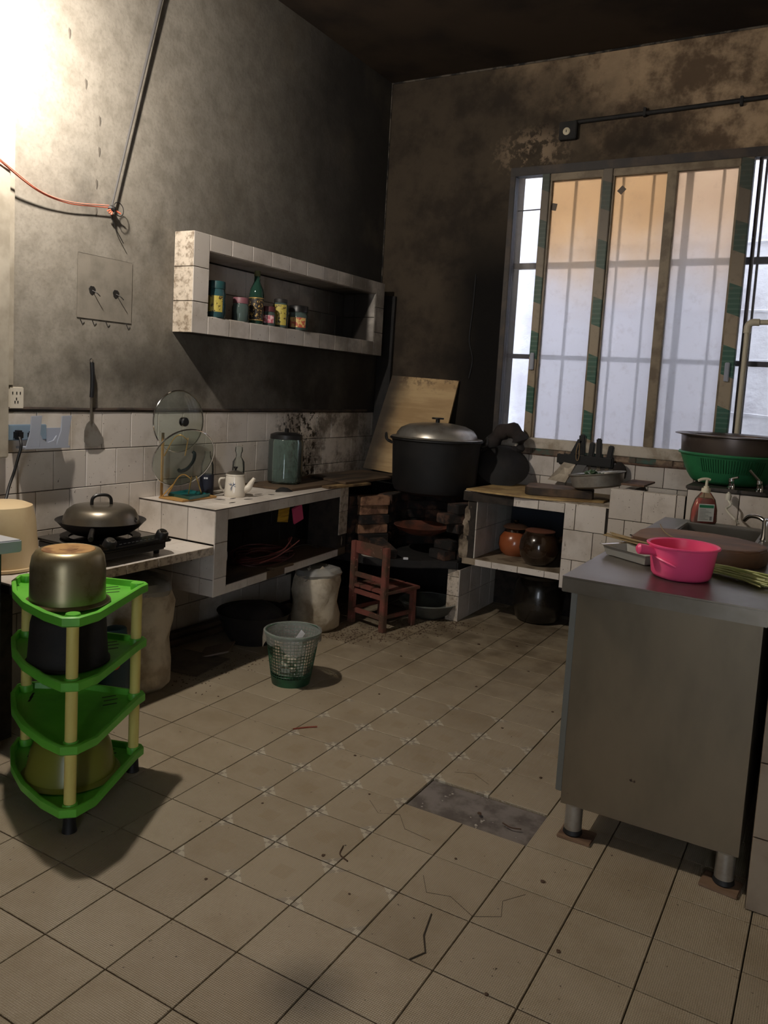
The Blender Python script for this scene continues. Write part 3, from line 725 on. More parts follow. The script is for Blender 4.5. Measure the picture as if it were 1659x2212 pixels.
# end face tiles (-y): 3 columns above the bench, 3 below
wd = FX(y0) - XW
cols = [(max(0, wd - T * (k + 1)), wd - T * k) for k in range(3)]
tiles(ctr, (XW, y0 + .006, 0), (1, 0, 0), (0, 0, 1), (0, -1, 0), [(a, b, .585, CT) for a, b in cols], T_PLAIN)
tiles(ctr, (XW, y0 + .006, 0), (1, 0, 0), (0, 0, 1), (0, -1, 0), [(a, b, c, d) for a, b in [(max(0, wd - .08 - T * (k)), wd - .08 - T * (k - 1)) if k else (wd - .08, wd) for k in range(4)] for c, d in ((.43, .545), (CB, .43))], T_UNDER)
# top tiles
def toptile(ya, yb, f0, f1, m=T_PLAIN):
    xa = lambda y, f: XW + (FX(y) - XW) * f
    g = .0012
    piece('tile', [(xa(ya, f0) + g, ya + g, CT - .006), (xa(ya, f1) - g, ya + g, CT - .006), (xa(yb, f1) - g, yb - g, CT - .006), (xa(yb, f0) + g, yb - g, CT - .006)], (0, 0, 1), .006, m, ctr, jit=.0003)
yy = y0
while yy < y1 - .02:
    for f0, f1 in ((0, .34), (.34, .67), (.67, 1)): toptile(yy, min(yy + T, y1), f0, f1)
    yy += T
# front strips
def fstrip(ya, yb, z0, z1, m=T_DIRTY):
    g = .0012
    piece('tile', [(FX(ya) - .006, ya + g, z0 + g), (FX(yb) - .006, yb - g, z0 + g), (FX(yb) - .006, yb - g, z1 - g), (FX(ya) - .006, ya + g, z1 - g)], (1, .072, 0), .006, m, ctr, jit=.0003)
yy = y0 + .09
while yy < y1 - .1:
    b = min(yy + T, y1 - .09); fstrip(yy, b, .684, CT, T_PLAIN); 
    if not (1.86 < (yy + b) / 2 < 2.0): fstrip(yy, b, CB, .394, T_PLAIN)
    yy = b
for z0_, z1_ in ((.59, CT), (.435, .59), (CB, .435)): fstrip(y0, y0 + .09, z0_, z1_, T_PLAIN)
for z0_, z1_ in ((.60, CT), (.47, .60)): fstrip(y1 - .09, y1, z0_, z1_, T_DIRTY)
# broken lower end of the far pier
bm = B(); lathe(bm, [(0, -.005), (.03, 0), (.045, .04), (.048, .09), (.04, .12), (0, .125)], 10, (FX(y1) - .05, y1 - .045, .35), None, 1, .9, .12); O('broken_render', bm, M_PLASTER, ctr)
# black edging of the top
bm = B(); tube(bm, [(FX(y0 + i * .1) - .001, y0 + i * .1, CT + .0005) for i in range(12)], .0022, 5); tube(bm, [(XW, y0, CT), (FX(y0), y0, CT)], .0026, 5); O('joint_line', bm, M_GROUT, ctr)

# bench with the gas stove, in front of the counter
bench = thing('tiled_bench', 'low tiled bench shelf under the gas stove with a grimy front edge', 'counter', (-1.03, 1.0, 0))
bx0, bx1, by0, by1, bz = XW, -.797, .50, 1.418, .581
O('bench_slab', box(B(), bx0, bx1 - .006, by0, by1, .545, bz - .006), M_GROUT, bench, flat=True)
yy = by1
while yy > by0 + .02:
    a = max(yy - T, by0)
    tiles(bench, (bx0, 0, bz - .006), (1, 0, 0), (0, 1, 0), (0, 0, 1), [(u0, u1, a, yy) for u0, u1 in ((0, .14), (.14, .297), (.297, bx1 - bx0))], T_PLAIN)
    tiles(bench, (bx1 - .006, 0, 0), (0, 1, 0), (0, 0, 1), (1, 0, 0), [(a, yy, .543, bz)], T_DIRTY); yy = a
O('support_wall', box(B(), bx0, bx0 + .3, by0, by0 + .08, 0, .545), M_GROUT, bench, flat=True)

# a stick and cards inside the compartment
solo('wood_offcut', box(B(), -.86, -.812, 1.86, 2.02, .3945, .408, .003), M_WOODD, (-.84, 1.94, .394), 'short flat wood offcut lying on the front edge of the compartment shelf', 'wood')
t = thing('cable_coil', 'tangled coil of reddish brown cable inside the tiled counter compartment', 'cable', (-1.03, 2.0, .394))
bm = B()
for k in range(9):
    r = .13 + random.uniform(-.025, .02); cx, cy = -1.0 + random.uniform(-.015, .015), 2.0 + random.uniform(-.03, .03)
    tube(bm, [(cx + r * .8 * math.cos(a), cy + r * 1.3 * math.sin(a), .404 + k * .004 + .012 * math.sin(a * 2 + k)) for a in [2 * math.pi * i / 30 for i in range(30)]], .004, 6, True)
O('coil', bm, M_REDC, t)
O('loose_end', tube(B(), curve([(-.95, 2.0, .43), (-.90, 2.05, .46), (-.93, 2.15, .50), (-1.0, 2.22, .47), (-1.04, 2.3, .42)], 6), .004, 6), M('pinkish cable', (150, 76, 70), .5), t)
O('loose_end', tube(B(), curve([(-.90, 1.86, .42), (-.87, 1.95, .44), (-.86, 2.05, .475), (-.86, 2.12, .50)], 6), .003, 6), M('pinkish wire', (150, 84, 76), .5), t)
O('loose_end', tube(B(), curve([(-.98, 2.12, .42), (-.92, 2.25, .45), (-.90, 2.36, .42)], 6), .003, 6), M_WIRE, t)
solo('metal_bowl', lathe(B(), [(0, .0), (.03, .0), (.06, .02), (.085, .055), (.09, .09), (.086, .09), (.08, .055), (.055, .023), (0, .006)], 30, (-1.08, 1.64, .46), Matrix.Rotation(R_(62), 4, 'Y')), M_ALU, (-1.08, 1.64, .394), 'dull metal bowl standing on edge inside the left end of the compartment', 'bowl')
solo('yellow_card', box(B(), -.001, .001, -.045, .045, 0, .085, 0, Matrix.Translation((-.985, 2.14, .575)) @ Matrix.Rotation(R_(-8), 4, 'X')), M('yellow ochre card', (200, 158, 50), .6, c2=(150, 112, 36), scale=60, stretch=(1, .1, 1)), (-.985, 2.14, .575), 'small yellow card hanging inside the tiled counter compartment', 'card', flat=True)
solo('pink_pouch', box(B(), -.006, .006, -.042, .042, 0, .09, .004, Matrix.Translation((-.985, 2.28, .56)) @ Matrix.Rotation(R_(14), 4, 'X')), M('pink sachet', (214, 82, 120), .5), (-.985, 2.28, .56), 'small pink sachet hanging inside the compartment right of the yellow card', 'packet')
# ================================================================ things at the far left
t = thing('worktop_unit', 'dark sided cabinet with a pale worktop, cut by the left edge of the view', 'cabinet', (-.93, .30, 0))
O('worktop', prism(B(), [(-1.2, .02), (-.80, .02), (-.728, .455), (-1.2, .455)], .715, .755, .004), M_ADESK, t)
O('body', box(B(), -1.19, -.80, .05, .435, .10, .715, .004), M_DARKSIDE, t)
for x in (-1.15, -.84):
    for y in (.09, .40): O('leg', box(B(), x - .018, x + .018, y - .018, y + .018, 0, .10, .002), M_BLKPL, t)
t = thing('upturned_tub', 'cream plastic tub turned upside down on the bench left of the gas stove', 'tub', (-1.08, .625, .582))
O('tub_body', lathe(B(), [(0, .235), (.075, .233), (.10, .222), (.112, .17), (.124, .06), (.128, 0), (.122, 0), (.11, .1), (.095, .215), (0, .225)], 30, (-1.08, .625, .582), None, 1, 1, .015), M_SACK2, t)
O('rim', lathe(B(), [(.126, .0), (.134, .003), (.134, .012), (.125, .014)], 30, (-1.08, .625, .582)), M_SACK2, t)

# ---- wall socket, plug and grey holder
t = thing('wall_socket', 'white five-hole wall socket on the plaster at the left edge', 'socket', (XL, .80, 1.175))
O('plate', box(B(), XL, XL + .012, .768, .830, 1.134, 1.217, .003), M_SKT, t)
for y, z in ((.782, 1.194), (.799, 1.194), (.814, 1.194), (.792, 1.160), (.798, 1.172), (.804, 1.160)): O('slot', box(B(), XL + .0115, XL + .0128, y - .0022, y + .0022, z - .005, z + .005), M_SLOT, t, flat=True)
t = thing('plugged_socket', 'blue-grey double socket on the tiles with a black plug in it', 'socket', (XL + .008, .80, 1.04))
O('plate', box(B(), XL + .008, XL + .022, .76, .925, 1.015, 1.075, .003), M('blue grey socket', (128, 148, 166), .4), t)
O('plug', box(B(), XL + .022, XL + .055, .775, .803, 1.02, 1.055, .006), M_BLKPL, t)
O('plug', box(B(), XL + .022, XL + .05, .835, .86, 1.02, 1.05, .006), M_BLKPL, t)
t = thing('mains_cable', 'black mains cable hanging from the plug down the tiled wall', 'cable', (-1.2, .79, 1.03))
O('cord', tube(B(), curve([(-1.21, .785, 1.03), (-1.185, .775, 1.0), (-1.19, .765, .95), (-1.20, .757, .90), (-1.19, .73, .85), (-1.17, .70, .80), (-1.16, .66, .756)], 6), .0055, 8), M_BLKPL, t)
YZ = Matrix(((0, 0, 1, 0), (1, 0, 0, 0), (0, 1, 0, 0), (0, 0, 0, 1)))
t = thing('wall_holder', 'grey translucent plastic holder with two tall prongs on the white tiles', 'holder', (-1.22, .89, 1.04))
def prong(y, s):
    return prism(B(), [(y - .030, .992), (y + .028, .992), (y + .030, 1.03), (y + .026 + s, 1.112), (y - .020 + s, 1.110), (y - .024 + s, 1.05)], -1.203, -1.197, .001, YZ)
O('prong', prong(.835, .012), M_HOLD, t); O('prong', prong(.965, .018), M_HOLD, t)
O('cradle', prism(B(), [(.862, .992), (.938, .992), (.940, 1.035), (.925, 1.015), (.900, 1.008), (.878, 1.018), (.863, 1.045)], -1.203, -1.197, .001, YZ), M_HOLD, t)
O('shelf', box(B(), XL + .008, -1.195, .80, 1.0, .984, .992, .001), M_HOLD, t)
O('back_plate', box(B(), XL + .008, XL + .011, .93, 1.0, .984, 1.06, .001), M_HOLD, t)

# ---- spatula
t = thing('spatula', 'steel turner with a black handle hanging on the wall above the stove', 'spatula', (-1.243, 1.14, 1.15))
O('handle', tube(B(), curve([(-1.236, 1.133, 1.328), (-1.234, 1.135, 1.28), (-1.236, 1.137, 1.22), (-1.240, 1.138, 1.185)], 5), .009, 10, rs=None), M_BLKPL, t)
O('hang_loop', tube(B(), circ((-1.238, 1.132, 1.335), .008, 14, (1, 0, 0)), .002, 6, True), M_CHROME, t)
O('shaft', tube(B(), [(-1.240, 1.137, 1.19), (-1.244, 1.141, 1.075)], .0055, 8), M_STEEL, t)
O('blade', prism(B(), [(1.131, 1.085), (1.150, 1.085), (1.172, 1.062), (1.206, 1.012), (1.210, .992), (1.175, .975), (1.130, .978), (1.108, 1.0), (1.108, 1.045), (1.118, 1.073)], -1.246, -1.2435, .0008, YZ), M_ALU, t)

# ---- patched plaster with two stubs of cable
t = thing('plaster_patch', 'pale square plaster patch with two dark holes on the sooty left wall', 'wall patch', (XL, 1.21, 1.63)); t['kind'] = 'structure'
M_PATCH = M('repair plaster', (132, 125, 114), .95, c2=(114, 108, 98), scale=7, bump=.5, bscale=18)
O('plaster', box(B(), XL, XL + .003, 1.072, 1.356, 1.505, 1.765, .0015), M_PATCH, t)
for y in (1.145, 1.268):
    O('hole', lathe(B(), [(0, .0), (.018, 0), (.016, .002), (0, .002)], 20, (0, 0, 0), face_mtx((XL + .002, y, 1.622), (1, 0, 0)), 1, 1.1, .08), M_SLOT, t)
    O('wire_stub', tube(B(), curve([(XL + .002, y, 1.622), (XL + .02, y + .01, 1.612), (XL + .026, y + .022, 1.60)], 4), .002, 5), M_WIRE, t)
# chips knocked out of the plaster up the wall
for y, z in ((1.10, 2.42), (1.17, 2.30), (1.17, 2.18), (1.16, 2.05), (1.16, 1.94), (1.02, 2.58)):
    O('chip', lathe(B(), [(0, 0), (.012, 0), (.009, .0015), (0, .002)], 9, (0, 0, 0), face_mtx((XL - .0005, y, z), (1, 0, 0)), .6, 1.9, .2), M('bare plaster', (92, 86, 78), .95), wall_left)
bm = B()
for y in (1.09, 1.15, 1.22, 1.33): tube(bm, [(XL + .001, y, 1.50), (XL + .001, y + .01, 1.482), (XL + .001, y + .02, 1.492)], .002, 5)
O('cement_dribble', bm, M_SLOT, t)

# ---- hanging cable and orange cord
t = thing('hanging_cable', 'long dark cable hanging slantwise down the left wall from the ceiling', 'cable', (-1.235, 1.56, ZC))
O('cable', tube(B(), [(-1.235, 1.545, ZC), (-1.235, 1.456, 2.883), (-1.235, 1.337, 2.43), (-1.235, 1.218, 1.975)], .006, 8, rs=[.009, .007, .005, .004]), M('dusty dark cable', (78, 76, 76), .6), t)
O('loop', tube(B(), circ((-1.222, 1.242, 1.965), .028, 20, (1, .1, .1)), .0018, 6, True), M_WIRE, t)
O('tail', tube(B(), curve([(-1.235, 1.215, 1.96), (-1.238, 1.235, 1.90), (-1.238, 1.285, 1.835)], 5), .002, 6), M_WIRE, t)
O('knot', lathe(B(), [(0, .014), (.012, .008), (.015, 0), (.011, -.01), (0, -.014)], 12, (-1.232, 1.216, 1.962), None, 1, 1.2, .1), M_WIRE, t)
t = thing('orange_wire', 'thin orange-pink cord sagging from the left edge to the hanging cable', 'wire', (-1.2, .9, 1.93))
M_OC = M('orange pink cord', (224, 120, 92), .5)
O('strand', tube(B(), curve([(-1.203, .50, 2.14), (-1.203, .60, 2.065), (-1.203, .71, 2.004), (-1.225, .865, 1.950), (-1.235, 1.0, 1.938), (-1.237, 1.12, 1.952), (-1.235, 1.21, 1.966)], 6), .0028, 6), M_OC, t)
O('strand', tube(B(), curve([(-1.20, .50, 2.15), (-1.20, .62, 2.058), (-1.20, .74, 1.995), (-1.222, .88, 1.950), (-1.232, 1.02, 1.945), (-1.232, 1.20, 1.972)], 6), .0022, 6), M('pinkish cord', (226, 140, 120), .5), t)
for dy, dz in ((-.028, -.014), (-.02, -.022), (.04, -.012), (-.008, -.026)): O('loose_end', tube(B(), [(-1.230, 1.216, 1.962), (-1.226, 1.216 + dy, 1.962 + dz)], .0035, 6), M_OC, t)
t = thing('brown_wire', 'thin brown wire looping down the pier at the left edge', 'wire', (-1.2, .70, 1.6))
O('wire', tube(B(), curve([(XL + .054, .60, 1.80), (XL + .054, .64, 1.65), (XL + .054, .668, 1.55), (XL + .054, .675, 1.48), (XL + .054, .66, 1.455), (XL + .053, .65, 1.47)], 5), .003, 6), M('brown flex', (112, 84, 66), .5), t)

# ================================================================ gas stove with wok
t = thing('gas_stove', 'black single burner table gas stove on the tiled bench', 'stove', (-1.0, 1.02, .582))
z0 = .602
O('body', prism(B(), [(-1.185, .85), (-.865, .84), (-.83, .86), (-.83, 1.17), (-.865, 1.20), (-1.185, 1.20)], z0, z0 + .032, .006), M_BLKPL, t)
O('top_plate', prism(B(), [(-1.195, .84), (-.86, .83), (-.82, .845), (-.812, .87), (-.812, 1.185), (-.86, 1.212), (-1.195, 1.212)], z0 + .032, z0 + .042, .004), M_BLKGL, t)
O('control_panel', hexa(B(), [(-.86, .87, z0 + .042), (-.818, .87, z0 + .036), (-.818, 1.18, z0 + .036), (-.86, 1.18, z0 + .042), (-.862, .87, z0 + .058), (-.822, .87, z0 + .046), (-.822, 1.18, z0 + .046), (-.862, 1.18, z0 + .058)]), M_BLKGL, t)
for y in (.895, 1.155):
    k = O('knob', lathe(B(), [(0, .026), (.019, .026), (.023, .022), (.026, 0), (0, 0)], 24, (0, 0, 0), face_mtx((-.840, y, z0 + .050), (.4, 0, 1))), M_BLKPL, t)
    O('knob_cap', lathe(B(), [(0, .030), (.015, .0295), (.0175, .0255), (0, .0255)], 20, (0, 0, 0), face_mtx((-.840, y, z0 + .050), (.4, 0, 1))), M_CHROME, k)
bm = B()
for k in range(9): box(bm, -.836, -.834, .94 + k * .020, .952 + k * .020, z0 + .0502, z0 + .0512)
O('panel_print', bm, M('faint grey print', (96, 96, 98), .5), t, flat=True)
O('drip_ring', lathe(B(), [(.135, .040), (.150, .044), (.152, .050), (.14, .053), (.12, .046)], 36, (-1.03, 1.02, z0)), M_BLK, t)
for x, y in ((-1.15, .88), (-.87, .88), (-.87, 1.16), (-1.15, 1.16)): O('foot', lathe(B(), [(0, 0), (.011, 0), (.013, .02), (0, .021)], 14, (x, y, .581)), M_RUBBER, t)
t = thing('wok', 'black wok with a domed steel lid on the gas stove', 'wok', (-1.03, 1.02, .645))
wc = (-1.03, 1.02, .648)
O('wok_body', lathe(B(), [(0, 0), (.06, .0), (.11, .014), (.145, .038), (.168, .064), (.171, .066), (.165, .064), (.14, .040), (.105, .018), (.05, .005), (0, .004)], 44, wc), M_BLK, t)
O('handle', tube(B(), curve([(-.925, .89, .70), (-.885, .85, .690), (-.862, .83, .683)], 5), .010, 8), M_BLK, t)
lc = (-1.03, 1.02, .700)
l = O('lid', lathe(B(), [(.145, 0), (.147, .004), (.144, .010), (.140, .028), (.128, .052), (.108, .067), (.05, .073), (0, .0735), (0, .071), (.105, .064), (.136, .03), (.14, .006)], 48, lc), M_STEEL, t, label='domed steel lid')
O('lid_handle', tube(B(), curve([(-1.045, .985, .770), (-1.045, .988, .795), (-1.04, 1.0, .808), (-1.03, 1.02, .811), (-1.02, 1.04, .808), (-1.015, 1.052, .795), (-1.015, 1.055, .770)], 4), .0065, 8), M_BLKPL, l)
O('hook', tube(B(), circ((-.90, 1.075, .722), .009, 12, (1, .3, .4)), .002, 6, True), M_BLK, l)

# ================================================================ things on the left counter
t = thing('lid_rack', 'gilt wire pot-lid stand with a teal drip tray on the counter corner', 'rack', (-1.10, 1.55, CT))
O('base_board', box(B(), -1.19, -1.04, 1.475, 1.70, CT, CT + .010, .003), M_BAMBOO, t)
O('drip_tray', lathe(B(), [(0, .012), (.092, .012), (.1, .024), (.104, .024), (.098, .010), (0, .010)], 4, (-1.113, 1.59, CT), Matrix.Rotation(R_(45), 4, 'Z'), .92, 1.16), M_TEAL, t, flat=True)
for x in (-1.18,): O('post', box(B(), x - .004, x + .004, 1.478, 1.490, CT + .01, CT + .30, .001), M_BAMBOO, t)
def arm(y, z, dx, dz): return tube(B(), curve([(-1.175, y - .04, z - .10), (-1.13, y - .03, z - .02), (-1.10, y - .02, z), (-1.085, y, z - .015), (-1.095, y + .02, z - .025), (-1.11, y + .04, z - .02), (-1.14, y + .055, z - .10)], 5), .0028, 6)
O('wire_arm', arm(1.56, CT + .115, 0, 0), M_GOLD, t); O('wire_arm', arm(1.53, CT + .295, 0, 0), M_GOLD, t)
O('wire_leg', tube(B(), [(-1.175, 1.485, CT + .012), (-1.125, 1.50, CT + .07)], .003, 6), M_GOLD, t)
O('wire_leg', tube(B(), [(-1.10, 1.66, CT + .012), (-1.10, 1.62, CT + .10)], .003, 6), M_GOLD, t)
def glass_lid(name, label, c, n, R, hd):
    t = thing(name, label, 'pot lid', c); m = face_mtx(c, n)
    O('glass_dome', lathe(B(), [(R, 0), (R * .8, .012), (R * .45, .022), (0, .026), (0, .024), (R * .45, .020), (R * .8, .010), (R, -.002)], 44, (0, 0, 0), m), M_GLASS, t)
    O('steel_rim', lathe(B(), [(R * .985, .003), (R * 1.0, .004), (R * 1.015, .001), (R * 1.01, -.004), (R * .985, -.003)], 44, (0, 0, 0), m), M_CHROME, t)
    if hd == 'knob':
        k = O('knob', lathe(B(), [(0, .052), (.016, .051), (.021, .046), (.018, .038), (.009, .032), (.009, .024), (0, .024)], 24, (0, 0, 0), m), M_BLKPL, t)
        O('knob_ring', lathe(B(), [(.010, .026), (.022, .027), (.022, .030), (.010, .031)], 24, (0, 0, 0), m), M_CHROME, k)
    else:
        q = m @ Matrix.Rotation(R_(-28), 4, 'Z'); f = lambda x, y, z: q @ Vector((x, y, z))
        O('handle', tube(B(), curve([f(0, -.052, .026), f(0, -.050, .042), f(.008, -.02, .056), f(.008, .02, .056), f(0, .050, .042), f(0, .052, .026)], 6), .008, 8), M('dark handle', (14, 24, 24), .35), t)
    return t
glass_lid('glass_cover', 'round glass pot lid with a black knob, upper one on the lid stand', (-1.175, 1.575, 1.085), (1, -.12, .02), .142, 'knob')
glass_lid('glass_cover', 'round glass pot lid with a curved dark handle, lower one on the lid stand', (-1.10, 1.535, .925), (.86, -.28, -.42), .148, 'bar')

x, y = -1.14, 1.735
t = thing('wrapped_bottle', 'tall clear bottle in a navy sleeve standing between lid stand and teapot', 'bottle', (x, y, CT))
O('glass_body', lathe(B(), [(0, .002), (.030, .002), (.031, .12), (.030, .145), (.016, .185), (.014, .21), (0, .21)], 26, (x, y, CT)), M_GLASS, t)
O('sleeve', lathe(B(), [(0, 0), (.033, 0), (.033, .10), (.031, .10), (.031, .002)], 26, (x, y, CT)), M_NAVY, t)
bm = B(); box(bm, -.009, -.001, -.004, .004, .0335, .0345); box(bm, .001, .009, -.004, .004, .0335, .0345); bmesh.ops.transform(bm, matrix=face_mtx((x, y, CT + .084), (.55, -.8, 0)), verts=bm.verts); O('print', bm, M_WHITE, t, flat=True)
x, y = -1.02, 1.80
t = thing('teapot', 'white enamel teapot with blue bamboo print and a steel lid', 'teapot', (x, y, CT))
O('pot_body', lathe(B(), [(0, .0), (.046, 0), (.050, .006), (.050, .02), (.046, .09), (.044, .1), (.040, .1), (.042, .09), (.045, .02), (0, .01)], 40, (x, y, CT)), M_WENAM, t)
O('collar', lathe(B(), [(.041, .098), (.045, .101), (.045, .108), (.040, .110)], 36, (x, y, CT)), M_WENAM, t)
l = O('lid', lathe(B(), [(.0, .126), (.015, .125), (.033, .118), (.043, .110), (.040, .108), (0, .112)], 36, (x, y, CT)), M_STEEL, t)
O('lid_knob', lathe(B(), [(0, .144), (.010, .144), (.011, .140), (.005, .132), (.005, .125), (0, .125)], 20, (x, y, CT)), M_BLKPL, l)
O('spout', tube(B(), curve([(x + .034, y + .026, CT + .035), (x + .050, y + .038, CT + .045), (x + .060, y + .046, CT + .068), (x + .072, y + .055, CT + .092)], 5), .01, 12, rs=[.021 - .013 * min(1, i / 15.0) for i in range(16)]), M_WENAM, t)
O('handle', tube(B(), curve([(x - .040, y - .025, CT + .085), (x - .060, y - .038, CT + .082), (x - .063, y - .040, CT + .06), (x - .055, y - .035, CT + .035), (x - .042, y - .028, CT + .025)], 5), .005, 8), M_WENAM, t)
bm = B(); f = face_mtx((x, y, CT + .055), (.55, -.83, 0))
for a, l_, ox, oy in ((20, .018, -.008, .004), (50, .02, -.006, .0), (80, .016, -.004, .004), (115, .02, -.008, .0), (150, .018, -.010, .004), (-20, .014, -.002, .002), (60, .03, -.018, -.018), (75, .024, -.013, -.026)):
    q = f @ Matrix.Translation((ox, oy, .0478)) @ Matrix.Rotation(R_(a), 4, 'Z'); prism(bm, [(0, -.0006), (l_ * .5, -.0016), (l_, 0), (l_ * .5, .0016)], 0, .0006, 0, q)
O('bamboo_print', bm, M_BLUEP, t, flat=True)
x, y = -1.19, 2.02
t = thing('clear_flask', 'small clear round-topped flask behind the teapot', 'flask', (x, y, CT))
O('flask_body', lathe(B(), [(0, 0), (.03, 0), (.032, .1), (.030, .14), (.014, .165), (.014, .18), (.02, .195), (.018, .215), (0, .222)], 26, (x, y, CT)), M_GLASS, t)

# boards and timber lying over the far end of the counter
def board(label, pts, za, zb, m=M_WOODD): return solo('board', prism(B(), pts, za, zb, .002), m, (sum(p[0] for p in pts) / 4, sum(p[1] for p in pts) / 4, za), label, 'board', 'boards lying on the counter by the stove')
board('dirty wide board lying along the wall under the big glass jar', [(-1.245, 2.12), (-.95, 2.16), (-.945, 3.30), (-1.245, 3.32)], CT, CT + .014)
board('dirty board lying on top, its end sticking out over the stove', [(-1.21, 2.66), (-.88, 2.56), (-.85, 3.02), (-1.20, 3.14)], CT + .0145, CT + .027)
board('narrow paler batten at the counter edge beside the stove', [(-.945, 2.42), (-.885, 2.40), (-.835, 2.76), (-.90, 2.78)], CT + .0005, CT + .0130, M('batten wood', (150, 124, 84), .7, c2=(90, 70, 48), scale=14))
bm = B()
for (cx, cy, l_, a) in ((-1.02, 1.66, .05, .4), (-.98, 1.72, .04, 1.5), (-.93, 1.76, .045, 1.1), (-1.0, 1.92, .05, 1.3), (-.96, 1.98, .03, .5), (-.90, 1.62, .04, 1.4)):
    prism(bm, [(0, -.002), (l_ * .5, -.006), (l_, .001), (l_ * .5, .004)], 0, .0015, 0, Matrix.Translation((cx, cy, CT + .0005)) @ Matrix.Rotation(a, 4, 'Z'))
O('grime_flake', bm, M_SLOT, ctr)
O('grime_flake', lathe(B(), [(0, .02), (.02, .018), (.04, .006), (.045, 0), (0, 0)], 12, (-.99, 2.14, CT), None, 1, 1, .2), M_SOOT, ctr)
x, y, z = -1.13, 2.335, CT + .014
t = thing('storage_jar', 'big greenish glass storage jar with a black lid on the counter', 'jar', (x, y, z))
O('jar_body', lathe(B(), [(0, .002), (.085, .002), (.094, .012), (.094, .225), (.086, .240), (.083, .24), (.089, .225), (.089, .014), (0, .008)], 44, (x, y, z)), M_GLASSG, t)
O('lid', lathe(B(), [(0, .275), (.06, .272), (.086, .262), (.088, .240), (0, .240)], 40, (x, y, z)), M_BLKPL, t)
O('lid_knob', box(B(), x - .010, x + .010, y - .010, y + .010, z + .272, z + .296, .003), M_BLKPL, t)

# ================================================================ green corner rack and its pans
RX = [(-.783, .482), (-.738, .425), (-.632, .354), (-.513, .303), (-.385, .273), (-.300, .268), (-.268, .300), (-.272, .372), (-.395, .640), (-.405, .675), (-.430, .688), (-.62, .622), (-.765, .522)]
cx_, cy_ = sum(p[0] for p in RX) / len(RX), sum(p[1] for p in RX) / len(RX)
def inset(pts, d):
    out = []; n = len(pts); area = sum(pts[i][0] * pts[(i + 1) % n][1] - pts[(i + 1) % n][0] * pts[i][1] for i in range(n)); sg = 1 if area > 0 else -1
    for i in range(n):
        a, b, c = Vector(pts[i - 1]), Vector(pts[i]), Vector(pts[(i + 1) % n])
        n1 = Vector((-(b - a).y, (b - a).x)).normalized() * sg; n2 = Vector((-(c - b).y, (c - b).x)).normalized() * sg
        m = (n1 + n2).normalized(); out.append(tuple(b + m * d / max(.35, m.dot(n1))))
    return out
rack = thing('corner_rack', 'bright green plastic corner rack of four trays on cream posts', 'rack', (-.50, .48, 0))
posts = [(-.305, .308), (-.432, .655), (-.750, .490)]
zt = [.053, .236, .418, .600]
def tray_bm(z):
    bm = B(); o1, o2 = RX, inset(RX, .005); i1, i2 = inset(RX, .012), inset(RX, .016)
    rings = [(inset(RX, .004), z), (o1, z + .004), (o1, z + .026), (o2, z + .029), (i1, z + .028), (i2, z + .010)]
    vs = [[bm.verts.new((p[0], p[1], zz)) for p in r] for r, zz in rings]; n = len(RX)
    for A_, B_ in zip(vs, vs[1:]):
        for i in range(n): bm.faces.new((A_[i], A_[(i + 1) % n], B_[(i + 1) % n], B_[i]))
    bm.faces.new(vs[-1]); bm.faces.new(vs[0][::-1]); return bm
for k, z in enumerate(zt):
    tr = O('tray', tray_bm(z), M_GREENP, rack, flat=False)
    for (px, py) in posts: O('post_ring', lathe(B(), [(0, z + .031), (.019, z + .031), (.021, z + .027), (.021, z + .004), (0, z + .003)], 20, (px, py, 0)), M_GREENP, tr)
    for (sx, sy, a) in ((-.455, .575, 65), (-.48, .60, 65), (-.505, .615, 65), (-.70, .475, 130), (-.68, .455, 130)):
        O('slot', box(B(), -.022, .022, -.003, .003, z + .0098, z + .0106, 0, Matrix.Translation((sx, sy, 0)) @ Matrix.Rotation(R_(a), 4, 'Z')), M_SLOT, tr, flat=True)
    for (px, py) in posts:
        if k < 3: O('post', tube(B(), [(px, py, z + .03), (px, py, zt[k + 1] + .004)], .0165, 18), M_CREAM, rack)
for (px, py) in posts: O('foot', lathe(B(), [(0, 0), (.021, 0), (.019, .01), (.0165, .05), (.0165, .056), (0, .056)], 18, (px, py, 0)), M_RUBBER, rack)
x, y, z = -.462, .416, .612
t = thing('aluminium_pot', 'greasy aluminium pot turned upside down on top of the green rack', 'pot', (x, y, z))
O('pot_body', lathe(B(), [(.119, .001), (.121, .004), (.119, .007), (.107, .012), (.106, .02), (.105, .11), (.100, .140), (.090, .156), (.078, .160), (.074, .158), (0, .158), (0, .155), (.074, .155), (.096, .14), (.101, .11), (.102, .012), (.112, .004)], 56, (x, y, z)), M_ALUD, t)
O('scorched_base', lathe(B(), [(0, .1605), (.025, .1605), (.026, .1595), (.05, .1595), (.073, .1605), (.075, .1585), (0, .1580)], 48, (x, y, z)), M_BURNT, t)
x, y, z = -.464, .422, .4295
t = thing('black_pot', 'sooty black pot on the second tray of the green rack', 'pot', (x, y, z))
O('pot_body', lathe(B(), [(0, 0), (.106, 0), (.114, .006), (.112, .03), (.106, .125), (.100, .148), (.092, .155), (0, .158)], 48, (x, y, z)), M_SOOT, t)
O('rim', lathe(B(), [(.108, .0), (.119, .002), (.119, .008), (.11, .012)], 48, (x, y, z)), M_SOOT, t)
x, y, z = -.478, .450, .0645
t = thing('plastic_basin', 'olive translucent plastic basin upside down on the bottom rack tray', 'basin', (x, y, z))
